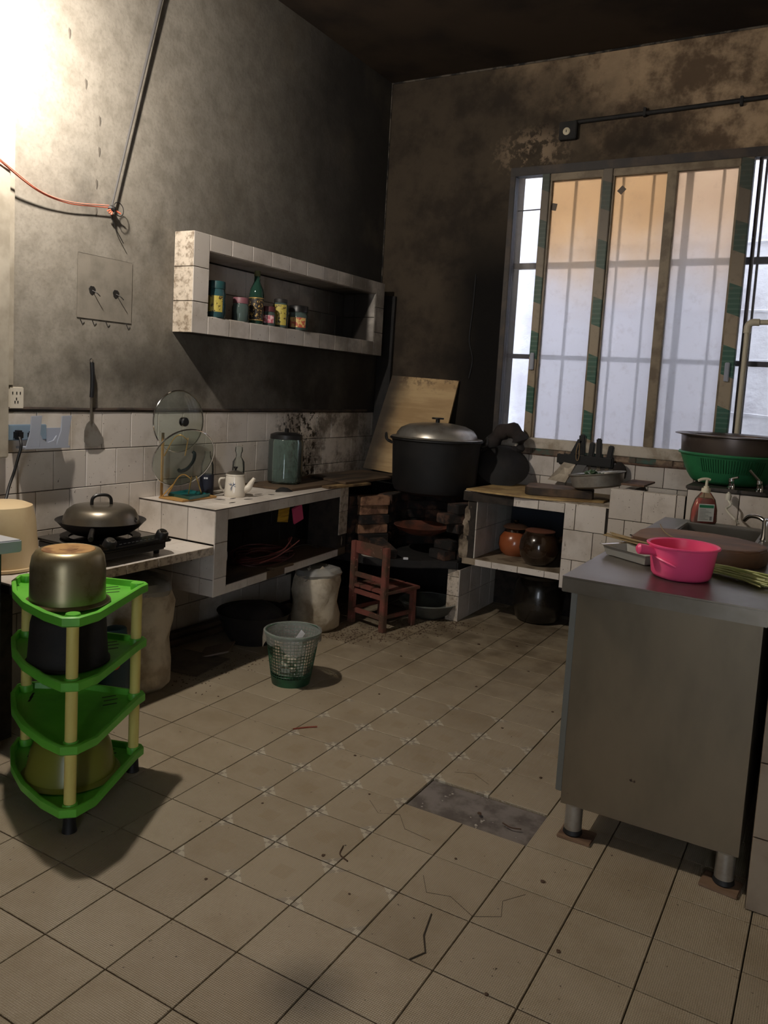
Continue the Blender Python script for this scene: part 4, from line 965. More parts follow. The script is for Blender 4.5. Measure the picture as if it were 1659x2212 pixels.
O('basin_body', lathe(B(), [(.146, 0), (.150, .003), (.146, .007), (.138, .012), (.118, .075), (.100, .105), (.085, .116), (0, .118), (0, .115), (.083, .113), (.114, .074), (.134, .010)], 48, (0, 0, 0), Matrix.Translation((x, y, z + .002)) @ Matrix.Rotation(R_(0), 4, 'X'), .86, .62) if False else lathe(B(), [(.138, 0), (.145, .003), (.140, .008), (.131, .012), (.116, .085), (.100, .120), (.08, .136), (0, .139), (0, .136), (.08, .133), (.113, .084), (.128, .010)], 48, (x, y, z + .001)), M_YEL, t)
tbag = solo('teal_bag', lathe(B(), [(0, 0), (.05, .0), (.068, .04), (.070, .12), (.06, .24), (.045, .33), (0, .34)], 18, (-.845, .935, 0), None, .8, 1.0, .06), M_TEALB, (-.845, .935, 0), 'dark teal carrier bag with an orange mark behind the green rack', 'bag')
O('printed_mark', lathe(B(), [(0, .003), (.014, .002), (.016, 0), (0, 0)], 10, (0, 0, 0), face_mtx((-.800, .905, .20), (.85, -.5, 0)), 1, 1, .2), M_ORANGE, tbag)

# ================================================================ sacks and odds and ends under the left counters
def sack(name, label, c, r, h, top_open=True, seed=1):
    rr = random.Random(seed); t = thing(name, label, 'rubbish bag', c)
    prof = [(0, .0), (r * .8, .0), (r * .98, h * .07), (r * 1.02, h * .25), (r * .93, h * .42), (r * 1.0, h * .6), (r * 1.02, h * .78), (r * .95, h * .88)]
    bm = B(); lathe(bm, prof, 34, c, None, 1, 1, .05); O('sack_body', bm, M_SACK, t)
    bm = B(); lathe(bm, [(r * .95, h * .86), (r * 1.0, h * .91), (r * .9, h * .97), (r * .62, h * 1.0), (r * .3, h * .985), (0, h * 1.01)], 34, c, None, 1, 1, .06); O('plastic_top', bm, M_BAG, t)
    for k in range(9):
        a = rr.uniform(-2.2, .4); q = rr.uniform(.3, .85) * r; s = rr.uniform(.02, .034)
        bm = B(); box(bm, -s, s, -s, s, -.002, .002, 0, Matrix.Translation((c[0] + q * math.cos(a), c[1] + q * math.sin(a), h * (.84 + .10 * rr.random()))) @ Matrix.Rotation(rr.uniform(-.9, .9), 4, 'X') @ Matrix.Rotation(rr.uniform(-.9, .9), 4, 'Y'))
        O('waste_paper', bm, M_PAPER, t, flat=True)
    O('fill', lathe(B(), [(0, h * .84), (r * .9, h * .82), (r * .9, h * .78), (0, h * .78)], 20, c), M_PAPER, t)
    return t
sack('rubbish_sack', 'bulging pale sack full of waste paper under the tiled bench', (-.985, 1.165, 0), .148, .47, seed=3)
sack('rubbish_sack', 'grey plastic rubbish sack on the floor left of the red wooden chair', (-.87, 2.31, 0), .125, .335, seed=5)
t = thing('black_basin', 'large black basin standing on the floor under the counter', 'basin', (-1.02, 1.93, 0))
O('basin_body', lathe(B(), [(0, 0), (.11, 0), (.15, .06), (.178, .15), (.185, .155), (.18, .15), (.15, .07), (.1, .01), (0, .01)], 36, (-.985, 1.94, 0)), M_SOOT, t)
O('contents', lathe(B(), [(0, .19), (.08, .185), (.14, .15), (.16, .12), (0, .12)], 24, (-.985, 1.94, 0), None, 1, 1, .1), M_SOOT, t)
for k, (a, b, z, lb) in enumerate((((-1.225, 1.42), (-1.20, 2.08), .012, 'lowest dark batten stacked on the floor against the wall'), ((-1.20, 1.45), (-1.17, 2.05), .036, 'middle dark batten stacked on the floor against the wall'), ((-1.225, 1.47), (-1.19, 2.0), .060, 'topmost dark batten stacked on the floor against the wall'))):
    d = Vector((b[0] - a[0], b[1] - a[1])).normalized(); n = Vector((-d.y, d.x)) * .022
    solo('batten', prism(B(), [(a[0] + n.x, a[1] + n.y), (a[0] - n.x, a[1] - n.y), (b[0] - n.x, b[1] - n.y), (b[0] + n.x, b[1] + n.y)], z - .012, z + .011, .002), M_WOODD, (a[0], a[1], z - .012), lb, 'batten', 'battens stacked by the wall')
solo('loose_tile', box(B(), -.075, .075, -.075, .075, 0, .008, .002, Matrix.Translation((-.99, 1.68, .012)) @ Matrix.Rotation(.5, 4, 'Z') @ Matrix.Rotation(R_(-16), 4, 'Y')), M('dusty brown tile', (112, 96, 82), .7), (-.99, 1.68, 0), 'loose brown tile leaning on rubble on the floor beside the black basin', 'tile')
solo('flat_card', box(B(), -.16, .10, -.12, .14, 0, .004, .001, Matrix.Translation((-.96, 1.50, .001)) @ Matrix.Rotation(.12, 4, 'Z')), M('dirty flat board', (104, 92, 78), .7, c2=(80, 70, 58), scale=8), (-.96, 1.5, 0), 'thin dirty sheet lying on the floor under the counter', 'sheet')

# ================================================================ mesh waste basket with liner
x, y = -.500, 1.605
t = thing('waste_basket', 'green plastic mesh waste basket with a clear liner on the open floor', 'basket', (x, y, 0))
r0, r1, h = .082, .116, .228
rad = lambda z: r0 + (r1 - r0) * z / h
O('base', lathe(B(), [(0, .002), (r0, 0), (rad(.02) + .001, .02), (rad(.038) + .001, .038), (rad(.038) - .002, .038), (r0 - .003, .005), (0, .006)], 44, (x, y, 0)), M_GREENM, t)
bm = B(); n = 44
for i in range(n):
    a = 2 * math.pi * i / n; tube(bm, [(x + rad(z) * math.cos(a), y + rad(z) * math.sin(a), z) for z in (.034, h - .01)], .0016, 4)
O('mesh_uprights', bm, M_GREENM, t, kind='stuff')
bm = B()
for k in range(12):
    z = .045 + k * .0142; tube(bm, circ((x, y, z), rad(z), 44), .0016, 4, True)
O('mesh_hoops', bm, M_GREENM, t, kind='stuff')
O('rim', lathe(B(), [(r1 - .002, h - .012), (r1 + .004, h - .012), (r1 + .007, h - .002), (r1 + .004, h + .004), (r1 - .002, h + .002)], 44, (x, y, 0)), M_GREENM, t)
bm = B(); lathe(bm, [(r1 + .010, h - .055), (r1 + .012, h - .03), (r1 + .010, h + .004), (r1 + .002, h + .007), (r1 - .006, h - .004), (rad(.14) - .008, .14), (rad(.05) - .008, .05), (0, .03)], 60, (x, y, 0), None, 1, 1, .014)
for v in bm.verts:
    if v.co.z < h - .04 and (v.co.xy - Vector((x, y))).length > r1 + .004:
        a = math.atan2(v.co.y - y, v.co.x - x); v.co.z += .022 * math.sin(3 * a + .6) + .01 * math.sin(8 * a)
O('liner', bm, M_BAGT, t)
for k in range(7):
    a = random.uniform(0, 6.28); q = random.uniform(.01, .05); s = random.uniform(.016, .03)
    bm = B(); bmesh.ops.create_icosphere(bm, subdivisions=1, radius=s)
    for v in bm.verts: v.co = Vector((v.co.x + x + q * math.cos(a), v.co.y + y + q * math.sin(a), v.co.z * .8 + .06 + .012 * k * .7))
    O('crumpled_paper', bm, M('crumpled tissue', (196, 190, 172), .9), t)
O('wrapper', box(B(), -.012, .012, -.001, .001, -.03, .03, 0, Matrix.Translation((x + .03, y + .01, .205)) @ Matrix.Rotation(.6, 4, 'Y')), M_WHITE, t, flat=True)

# ================================================================ small red chair
org = Vector((-.775, 2.525, 0)); u = Vector((.245, -.062, 0)).normalized(); v = Vector((.062, .245, 0)).normalized()
cm = Matrix((u, v, Vector((0, 0, 1)))).transposed().to_4x4(); cm.translation = org
chair = thing('wooden_chair', 'small worn red-painted wooden chair by the stove', 'chair', (-.65, 2.6, 0))
def cb(name, *a, m=M_WOODR): return O(name, box(B(), *a, .003, cm), m, chair)
cb('back_leg', -.018, .018, -.015, .015, 0, .455); cb('back_leg', .222, .258, -.015, .015, 0, .455)
cb('front_leg', -.014, .014, .215, .245, 0, .205); cb('front_leg', .226, .254, .215, .245, 0, .205)
cb('top_rail', .018, .222, -.011, .011, .392, .458); cb('back_slat', .018, .222, -.010, .010, .262, .288); cb('back_slat', .018, .222, -.010, .010, .168, .195); cb('back_slat', .018, .222, -.010, .010, .062, .088)
for a, b in ((-.020, .060), (.066, .150), (.156, .262)): cb('seat_board', a, b, -.012, .262, .205, .222)
cb('side_rail', -.010, .010, .015, .215, .07, .092); cb('side_rail', .232, .250, .015, .215, .07, .092); cb('front_rail', .014, .226, .222, .238, .17, .203)

t = thing('floor_bowl', 'wide grey enamel bowl on the floor behind the red chair', 'bowl', (-.50, 2.98, 0))
O('bowl_body', lathe(B(), [(0, 0), (.09, 0), (.13, .03), (.165, .085), (.172, .090), (.165, .088), (.125, .034), (.085, .006), (0, .006)], 44, (-.50, 2.92, 0)), M('grey enamel', (96, 98, 92), .4, c2=(70, 72, 68), scale=9), t)
O('rim', lathe(B(), [(.166, .086), (.173, .088), (.175, .093), (.168, .094)], 44, (-.50, 2.92, 0)), M('enamel rim', (128, 132, 126), .4), t)

# ================================================================ brick stove in the corner
st = thing('brick_stove', 'soot-blackened brick wood stove in the corner under the big pot', 'stove', (-.75, 3.0, 0))
LZ = .345
O('ledge', prism(B(), [(-1.25, 2.605), (-.935, 2.655), (-.80, 2.64), (-.66, 2.675), (-.52, 2.75), (-.41, 2.86), (-.325, 2.90), (-.325, 3.46), (-1.25, 3.46)], LZ - .045, LZ, .006), M_SOOT, st)
O('pier', box(B(), -.385, -.318, 2.916, 3.455, 0, LZ - .045), M_GROUT, st, flat=True)
tiles(st, (-.388, 2.916, 0), (1, 0, 0), (0, 0, 1), (0, -1, 0), [(0, .073, a, b) for a, b in ((0, .145), (.145, .255), (.255, .30))], T_DIRTY)
tiles(st, (-.318, 2.91, 0), (0, 1, 0), (0, 0, 1), (1, 0, 0), [(a, b, c, d) for a, b in ((0, .155), (.155, .31), (.31, .465), (.465, .54)) for c, d in ((0, .145), (.145, .30))], T_UNDER)
O('back_lining', box(B(), XL + .009, -.39, 3.44, 3.46, 0, .74), M_SOOT, st, flat=True)
O('side_lining', box(B(), XL + .009, XL + .03, 2.60, 3.44, 0, .734), M_SOOT, st, flat=True)
def brick(x, y, z, a, m=M_BRICK, tilt=0.0, roll=0.0, s=(.19, .09, .052)):
    key = ('brick', m.name, s); me = CACHE.get(key)
    if me is None:
        bm = B(); box(bm, -s[0] / 2, s[0] / 2, -s[1] / 2, s[1] / 2, -s[2] / 2, s[2] / 2, .004)
        me = bpy.data.meshes.new('brick'); bm.to_mesh(me); bm.free(); me.materials.append(m); CACHE[key] = me
    o = bpy.data.objects.new('brick', me); COL.objects.link(o); o.parent = st; o.location = Vector((x, y, z)) - ORG[st]; o.rotation_euler = (roll, tilt, R_(a)); return o
pc = Vector((-.58, 3.05))
for k in range(6):
    z = LZ + .027 + k * .0545
    brick(-.985 + random.uniform(-.008, .008), 2.70 + random.uniform(-.006, .006), z, random.uniform(-5, 5))
    if k < 6: brick(-.855 + .012 * (k % 2), 2.80 + random.uniform(-.006, .006), z, 62 + random.uniform(-6, 6), M_BRICKL if k in (2, 4, 5) else M_BRICK)
    for a in (185, 140, 95, 50, 5, -28):
        if a == -28 and k in (0, 1, 2): continue
        aa = a + (8 if k % 2 else -6)
        brick(pc.x + .262 * math.cos(R_(aa)), min(pc.y + .262 * math.sin(R_(aa)), 3.375), z, aa + 90 + random.uniform(-4, 4))
brick(-.72, 2.735, LZ + .045, -32, M_BRICK, .22); brick(-.435, 2.92, LZ + .027, -20, M_BRICK, 0, 0, (.13, .09, .052)); brick(-.42, 2.95, LZ + .081, -12, M_BRICK, 0, 0, (.13, .09, .052))
brick(-.875, 2.745, LZ + .027, 25, M_BRICKL, 0, 0, (.10, .08, .05))
O('fire_pan', lathe(B(), [(0, .0), (.08, .004), (.14, .03), (.165, .055), (.16, .056), (.13, .034), (.07, .012), (0, .008)], 30, (-.60, 2.97, LZ + .11)), M('rusty iron', (104, 58, 42), .7, c2=(60, 40, 32), scale=14), st)
solo('pale_rag', lathe(B(), [(0, .03), (.03, .026), (.06, .012), (.07, 0), (0, 0)], 14, (-.77, 2.70, LZ), None, 1.1, .6, .15), M('grubby rag', (140, 134, 124), .9), (-.77, 2.70, LZ), 'crumpled pale rag lying on the stove ledge', 'rag')
solo('paper_scrap', box(B(), -.014, .014, -.008, .008, 0, .012, .002, Matrix.Translation((-.575, 2.745, LZ + .0)) @ Matrix.Rotation(.5, 4, 'Z')), M_WHITE, (-.575, 2.745, LZ), 'tiny white scrap on the edge of the stove ledge', 'scrap')

# big pot
PZ = LZ + .054 * 6.3 + .012
x, y = pc.x, pc.y
t = thing('stock_pot', 'huge sooty black cooking pot with a grey domed lid on the corner stove', 'pot', (x, y, PZ))
O('pot_body', lathe(B(), [(0, 0), (.20, 0), (.232, .015), (.246, .05), (.256, .28), (.262, .305), (.272, .31), (.272, .318), (.262, .318), (.25, .30), (0, .30)], 56, (x, y, PZ)), M_SOOTPOT, t)
for s in (-1, 1):
    d = Vector((.83, .55)) * s; c0 = Vector((x, y)) + d * .262; pd = Vector((-d.y, d.x)).normalized()
    O('handle', tube(B(), curve([(c0.x - pd.x * .05, c0.y - pd.y * .05, PZ + .285), (c0.x + d.x * .03 - pd.x * .05, c0.y + d.y * .03 - pd.y * .05, PZ + .30), (c0.x + d.x * .035, c0.y + d.y * .035, PZ + .335), (c0.x + d.x * .03 + pd.x * .05, c0.y + d.y * .03 + pd.y * .05, PZ + .30), (c0.x + pd.x * .05, c0.y + pd.y * .05, PZ + .285)], 5), .007, 8), M_SOOT, t)
z = PZ + .318
k = O('lid', lathe(B(), [(.262, .0), (.268, .004), (.262, .008), (.238, .012), (.232, .03), (.212, .056), (.165, .078), (.09, .090), (0, .094), (0, .088), (.16, .07), (.23, .02), (.25, .0)], 64, (x, y, z)), M_ALU, t, label='domed grey aluminium lid')
O('lid_knob', lathe(B(), [(0, .122), (.034, .122), (.036, .118), (.034, .113), (.012, .112), (.012, .09), (0, .09)], 24, (x, y, z)), M_BLKPL, k)

# timber and sheets leaning in the corner
solo('leaning_board', hexa(B(), [(-1.225, 3.30, .765), (-.70, 3.30, .735), (-.645, 3.44, 1.362), (-1.125, 3.44, 1.375), (-1.225, 3.314, .765), (-.70, 3.314, .735), (-.645, 3.454, 1.362), (-1.125, 3.454, 1.375)]), M_PLYS, (-.95, 3.4, .74), 'pale plywood board scorched at the left, leaning on the wall behind the big pot', 'board', flat=True)
solo('tall_plank', hexa(B(), [(-1.245, 3.42, .75), (-1.14, 3.42, .75), (-1.135, 3.44, 1.885), (-1.238, 3.44, 1.890), (-1.245, 3.44, .75), (-1.14, 3.44, .75), (-1.135, 3.459, 1.885), (-1.238, 3.459, 1.890)]), M_SOOT, (-1.19, 3.44, .75), 'narrow soot-black plank standing upright in the room corner', 'board', flat=True)
solo('leaning_wok', lathe(B(), [(0, 0), (.08, .008), (.125, .035), (.155, .078), (.160, .081), (.152, .079), (.12, .040), (.075, .014), (0, .008)], 40, (0, 0, 0), face_mtx((-.27, 3.33, .865), (.30, -.62, .72), (0, 0, 1)) @ Matrix.Rotation(R_(180), 4, 'X') @ Matrix.Translation((0, 0, -.09)) ), M_SOOT, (-.29, 3.3, .762), 'sooty wok leaning on the wall right of the big pot', 'wok')
bm = B(); tube(bm, curve([(-.40, 3.37, .88), (-.37, 3.37, .98), (-.31, 3.365, 1.06), (-.24, 3.36, 1.085), (-.185, 3.36, 1.04), (-.18, 3.37, .985), (-.215, 3.38, .965), (-.27, 3.39, .955), (-.34, 3.39, .95)], 5), .03, 14, rs=[(.045 if i < 22 else .022) + .007 * math.sin(i * 1.3) for i in range(41)])
solo('sooty_cloth', bm, M_CLOTH, (-.3, 3.35, .95), 'soot-black cloth draped in an arch at the window corner', 'cloth')
for p in (((-.235, 3.452, .935), (-.165, 3.445, .878)), ((-.165, 3.445, .878), (-.182, 3.44, .795)), ((-.235, 3.452, .935), (-.24, 3.445, .86))):
    pass
t = thing('small_bracket', 'brown bent bracket on the tiles right of the sooty wok', 'bracket', (-.2, 3.44, .87))
for a, b in (((-.235, 3.447, .935), (-.165, 3.447, .878)), ((-.165, 3.447, .878), (-.182, 3.447, .795)), ((-.235, 3.447, .935), (-.24, 3.447, .85))): O('bar', tube(B(), [a, b], .006, 4), M('brown bracket', (96, 78, 58), .6), t)

# ================================================================ right hand counter
KT, KF = .755, 2.896
kc = thing('tiled_counter', 'white tiled counter under the window with clay pots in its opening', 'counter', (.1, 3.1, 0))
kx0, kx1, ky1 = -.315, .49, YB - .009
O('top_slab', box(B(), kx0, kx1, KF, ky1, .70, KT - .005), M_GROUT, kc, flat=True)
O('side_wall', box(B(), kx0 + .03, -.238, KF + .01, ky1, .38, .70), M_GROUT, kc, flat=True)
O('shelf_slab', box(B(), -.30, .262, KF, ky1, .345, .378), M('dirty shelf', (150, 136, 116), .7, c2=(96, 80, 62), scale=10), kc, flat=True)
O('tiled_body', box(B(), .262, kx1, KF, ky1, .30, .70), M_GROUT, kc, flat=True)
O('recessed_base', box(B(), .40, kx1, KF + .10, ky1, 0, .30), M('dark base', (60, 62, 64), .8), kc, flat=True)
O('back_panel', box(B(), -.238, .262, ky1 - .01, ky1, .38, .70), M('dark blue grey panel', (42, 48, 56), .8), kc, flat=True)
tiles(kc, (-.238, KF, 0), (0, 1, 0), (0, 0, 1), (1, 0, 0), [(a, b, c, d) for a, b in ((.01, .16), (.16, .31), (.31, .46), (.46, .55)) for c, d in ((.378, .54), (.54, .70))], T_UNDER)
E0 = [KT, .617, .46, .305, .15, .0]
tiles(kc, (0, KF, 0), (1, 0, 0), (0, 0, 1), (0, -1, 0), [(.262, .320, E0[1], E0[0]), (.320, .478, E0[1], E0[0]), (.262, .42, E0[2], E0[1]), (.42, .49, E0[2], E0[1]), (.262, .320, E0[3], E0[2]), (.320, .478, E0[3], E0[2])], T_RIGHT)
tiles(kc, (0, KF, 0), (1, 0, 0), (0, 0, 1), (0, -1, 0), [(-.02, .12, .70, KT - .004), (.12, .262, .70, KT - .004)], T_RIGHT)
tiles(kc, (0, KF, 0), (1, 0, 0), (0, 0, 1), (0, -1, 0), [(-.22, -.12, .343, .380), (-.12, .03, .343, .380), (.03, .18, .343, .380), (.18, .262, .343, .380)], T_RIGHT)
tiles(kc, (0, KF, KT - .005), (1, 0, 0), (0, 1, 0), (0, 0, 1), [(-.315 + .161 * i, -.315 + .161 * (i + 1), .005 + .155 * j, .155 * (j + 1)) for i in range(5) for j in range(3)], T_DIRTY, th=.005)
# crumbling end of the side wall
for (cx, cz, r, h_) in ((-.30, .37, .045, .15), (-.292, .50, .040, .10), (-.285, .585, .036, .08), (-.275, .645, .03, .06)):
    O('broken_render', lathe(B(), [(0, 0), (r * .9, .002), (r, h_ * .3), (r * .9, h_ * .8), (r * .6, h_), (0, h_)], 9, (cx, KF + .035, cz), None, 1, .8, .14), M_PLASTER, kc)
# trough of the old sink
sk = thing('tiled_trough', 'white tiled masonry sink trough between the counter and the raised block', 'sink', (.67, 3.1, 0))
sx0, sx1, SF, ST = .492, .853, 2.882, .858
O('front_wall', box(B(), sx0, sx1, SF, SF + .05, 0, ST - .004), M_GROUT, sk, flat=True)
O('side_wall', box(B(), sx0, sx0 + .045, SF + .05, ky1, .70, ST - .03), M_GROUT, sk, flat=True)
O('trough_floor', box(B(), sx0 + .045, sx1, SF + .05, ky1, .66, .70), M_GROUT, sk, flat=True)
E1 = [ST, .705, .55, .395, .24, .085, 0]
tiles(sk, (0, SF, 0), (1, 0, 0), (0, 0, 1), (0, -1, 0), [(a, b, E1[k + 1], E1[k]) for k in range(6) for a, b in (((sx0, .655), (.655, .812), (.812, sx1)) if k % 2 == 0 else ((sx0, .575), (.575, .733), (.733, sx1)))], T_RIGHT)
tiles(sk, (0, SF, ST - .004), (1, 0, 0), (0, 1, 0), (0, 0, 1), [(sx0, .655, -.004, .05), (.655, .812, -.004, .05), (.812, sx1, -.004, .05)], T_DIRTY, th=.004)
tiles(sk, (sx0, SF, ST - .03), (1, 0, 0), (0, 1, 0), (0, 0, 1), [(0, .045, .055 + .155 * i, min(.055 + .155 * (i + 1), .565)) for i in range(4)], T_DIRTY, th=.004)
solo('wood_strip', box(B(), .50, .62, 3.05, 3.32, .862, .872, .002, None), M('brown batten', (120, 92, 74), .7, c2=(80, 62, 50), scale=12), (.56, 3.2, .86), 'brown wooden slat lying across the tiled trough', 'wood')
bk = thing('tiled_block', 'raised white tiled block with a dark stone top under the window', 'counter', (1.1, 3.1, 0))
O('block_body', box(B(), .856, 1.37, SF - .002, ky1, 0, .898), M_GROUT, bk, flat=True)
O('stone_top', box(B(), .850, 1.372, SF - .018, ky1, .898, .915, .003), M('dark stone slab', (74, 68, 62), .5, c2=(50, 45, 41), scale=11), bk)
E2 = [.896, .741, .586, .431, .276, .121, 0]
tiles(bk, (0, SF - .002, 0), (1, 0, 0), (0, 0, 1), (0, -1, 0), [(a, b, E2[k + 1], E2[k]) for k in range(6) for a, b in (((.858, .935), (.935, 1.09), (1.09, 1.245), (1.245, 1.37)) if k % 2 == 0 else ((.858, 1.01), (1.01, 1.165), (1.165, 1.32), (1.32, 1.37)))], T_RIGHT)

# pots in the opening
x, y, z = -.105, 3.19, .378
t = thing('clay_teapot', 'glossy orange-brown clay herb pot with a short spout, left in the opening', 'pot', (x, y, z))
O('pot_body', lathe(B(), [(0, 0), (.062, 0), (.084, .022), (.095, .06), (.090, .105), (.066, .135), (.060, .14), (0, .14)], 40, (x, y, z)), M_CLAY, t)
O('neck', lathe(B(), [(.066, .132), (.060, .15), (.064, .158), (0, .158)], 36, (x, y, z)), M_DGLAZE, t)
l = O('lid', lathe(B(), [(.070, .158), (.074, .162), (.05, .176), (.02, .182), (0, .182), (0, .158)], 36, (x, y, z)), M_CLAYM, t)
O('lid_knob', lathe(B(), [(0, .205), (.014, .203), (.016, .196), (.009, .185), (.009, .18), (0, .18)], 18, (x, y, z)), M_DGLAZE, l)
O('spout', tube(B(), curve([(x + .060, y - .050, z + .075), (x + .085, y - .068, z + .095), (x + .10, y - .078, z + .112)], 4), .014, 12, rs=[.022, .021, .019, .017, .015, .0135, .0125, .012, .012]), M_CLAY, t)
x, y, z = .095, 3.03, .380
t = thing('glazed_pot', 'dark brown glazed clay pot with an unglazed lid, right in the opening', 'pot', (x, y, z))
O('pot_body', lathe(B(), [(0, 0), (.06, 0), (.075, .012), (.10, .045), (.110, .09), (.104, .135), (.086, .165), (.080, .172), (.083, .182), (0, .182)], 44, (x, y, z)), M_DGLAZE, t)
O('lid', lathe(B(), [(.078, .180), (.082, .186), (.07, .192), (0, .196), (0, .18)], 40, (x, y, z)), M('dull clay lid', (112, 72, 56), .5), t)
O('handle', tube(B(), curve([(x + .085, y + .045, z + .135), (x + .125, y + .065, z + .150), (x + .155, y + .08, z + .158)], 5), .017, 12), M_DGLAZE, t)
x, y = .035, 3.27
t = thing('pickle_jar', 'large dark glazed pickle jar on the floor under the counter opening', 'jar', (x, y, 0))
O('jar_body', lathe(B(), [(0, 0), (.105, 0), (.13, .02), (.146, .09), (.148, .16), (.134, .22), (.118, .25), (.130, .262), (.132, .275), (.112, .285), (0, .29)], 44, (x, y, 0)), M_DJAR, t)
O('lid', lathe(B(), [(.10, .285), (.105, .30), (.08, .315), (0, .325), (0, .285)], 36, (x, y, 0)), M_DJAR, t)
# ================================================================ things on the right hand counter
board2 = solo('yellow_board', prism(B(), [(-.305, 2.90), (-.20, 2.875), (.02, 2.865), (.18, 2.89), (.42, 3.05), (.42, 3.38), (-.26, 3.38)], KT + .0005, KT + .010, .001), M('yellowed board', (186, 158, 106), .6, c2=(140, 112, 72), scale=8), (.05, 3.1, KT), 'yellowish thin board spread over the counter under the chopping block', 'board')
rm = Matrix.Translation((.168, 3.10, 0)) @ Matrix.Rotation(R_(14), 4, 'Z')
t = thing('chopping_block', 'thick dark chopping block with rounded ends on the counter', 'chopping board', (.168, 3.10, KT + .010))
pts = []
for cx, cy, a0 in ((.165, .08, 0), (-.135, .08, 90), (-.135, -.08, 180), (.165, -.08, 270)):
    for k in range(5): a = R_(a0 + k * 22.5); rr = .05 if cx < 0 else .012; pts.append((cx + rr * math.cos(a), cy + rr * math.sin(a)))
O('block', prism(B(), pts, KT + .010, KT + .052, .004, rm), M_WOODD, t)
O('cut_face', prism(B(), [(p[0] * .97, p[1] * .96) for p in pts], KT + .0522, KT + .0535, 0, rm), M('worn cut face', (118, 94, 72), .6, c2=(84, 66, 50), scale=9), t)
t = thing('steel_basin', 'shallow steel bowl tipped on the chopping block and trough edge', 'bowl', (.36, 3.14, KT + .055))
bmx = Matrix.Translation((.365, 3.12, KT + .074)) @ Matrix.Rotation(R_(-9), 4, 'Y')
O('bowl_body', lathe(B(), [(0, 0), (.115, 0), (.132, .01), (.142, .068), (.152, .075), (.150, .078), (.139, .071), (.128, .013), (.11, .004), (0, .004)], 48, (0, 0, 0), bmx), M('shiny bowl steel', (168, 164, 156), .3, .5, c2=(140, 136, 128), scale=9), t)
t = thing('leafy_greens', 'heap of dull green leaves in the tipped steel bowl', 'vegetables', (.36, 3.14, KT + .08)); t['kind'] = 'stuff'
bm = B(); rr = random.Random(4)
for k in range(46):
    a = rr.uniform(0, 6.28); q = rr.uniform(0, .115); s = rr.uniform(.014, .03)
    m = bmx @ Matrix.Translation((q * math.cos(a) - .02, q * math.sin(a), .045 + rr.uniform(0, .05) * (1 - q / .14))) @ Matrix.Rotation(rr.uniform(0, 6), 4, 'Z') @ Matrix.Rotation(rr.uniform(-.7, .7), 4, 'X')
    vs = [m @ Vector(p) for p in ((-s, 0, 0), (-s * .4, s * .6, .005), (s * .5, s * .5, .002), (s, 0, .007), (s * .5, -s * .5, -.002), (-s * .4, -s * .6, .004))]
    c = bm.verts.new(m @ Vector((0, 0, .007))); vv = [bm.verts.new(p) for p in vs]
    for i in range(6): bm.faces.new((c, vv[i], vv[(i + 1) % 6]))
O('leaves', bm, M_LEAF, t, kind='stuff')

# knife rack
kr = thing('knife_rack', 'black knife rack fixed to the tiles below the window', 'rack', (.20, YB - .04, .94))
O('rack_bar', box(B(), .035, .36, YB - .055, YB - .043, .915, .968, .003), M_BLKPL, kr)
O('rack_back', box(B(), .035, .36, YB - .014, YB - .008, .905, .972, .002), M_BLKPL, kr)
for x in (.038, .353): O('rack_end', box(B(), x - .004, x + .004, YB - .055, YB - .008, .915, .968, .002), M_BLKPL, kr)
def knife(label, x, lean, top, hl, hw, bw, bl, m=M_BLKPL):
    t = thing('knife', label, 'knife', (x, YB - .03, .94), 'kitchen knives in the black rack')
    q = Matrix.Translation((x, YB - .030, .955)) @ Matrix.Rotation(R_(lean), 4, 'Y')
    O('handle', box(B(), -hw, hw, -.008, .008, top - hl, top, .006, q), m, t)
    O('blade', prism(B(), [(-bw, 0), (bw, 0), (bw, bl * .8), (-bw * .4, bl)], -.001, .001, 0, q @ Matrix(((1, 0, 0, 0), (0, 0, 1, 0), (0, -1, 0, (top - hl)), (0, 0, 0, 1)))), M_BLADE, t)
    return t
knife('cleaver with a riveted black handle leaning left in the black rack', .115, 24, .115, .11, .017, .030, .10)
knife('knife with a tall black handle beside the elastic bands', .175, -3, .135, .12, .018, .012, .09)
knife('knife with a short rounded handle, third in the black rack', .225, 4, .095, .09, .016, .010, .08)
knife('knife with a flat black handle, fourth in the black rack', .272, -2, .12, .12, .016, .012, .09)
knife('curved handled knife at the right end of the black rack', .330, 8, .085, .09, .016, .012, .10)
solo('elastic_bands', tube(B(), curve([(.158, YB - .062, 1.04), (.150, YB - .066, 1.0), (.152, YB - .066, .95), (.162, YB - .066, .94), (.168, YB - .066, .97), (.164, YB - .062, 1.04)], 5), .0022, 6), M('tan elastic', (150, 124, 88), .6), (.16, YB - .06, .98), 'tan elastic bands looped over a knife handle in the rack', 'band')
solo('cleaver', hexa(B(), [(-.005, YB - .075, .812), (.105, YB - .085, .806), (.150, YB - .062, .915), (.080, YB - .060, .922), (-.005, YB - .073, .812), (.105, YB - .083, .806), (.150, YB - .060, .915), (.080, YB - .058, .922)]), M_BLADE, (.05, YB - .07, .806), 'broad pale cleaver blade leaning below the black knife rack', 'cleaver', flat=True)
solo('dark_blade', hexa(B(), [(.108, YB - .078, .806), (.16, YB - .078, .806), (.215, YB - .060, .915), (.158, YB - .060, .915), (.108, YB - .075, .806), (.16, YB - .075, .806), (.215, YB - .058, .915), (.158, YB - .058, .915)]), M_BLKPL, (.13, YB - .07, .806), 'black broad blade leaning right of the pale cleaver blade', 'cleaver', flat=True)
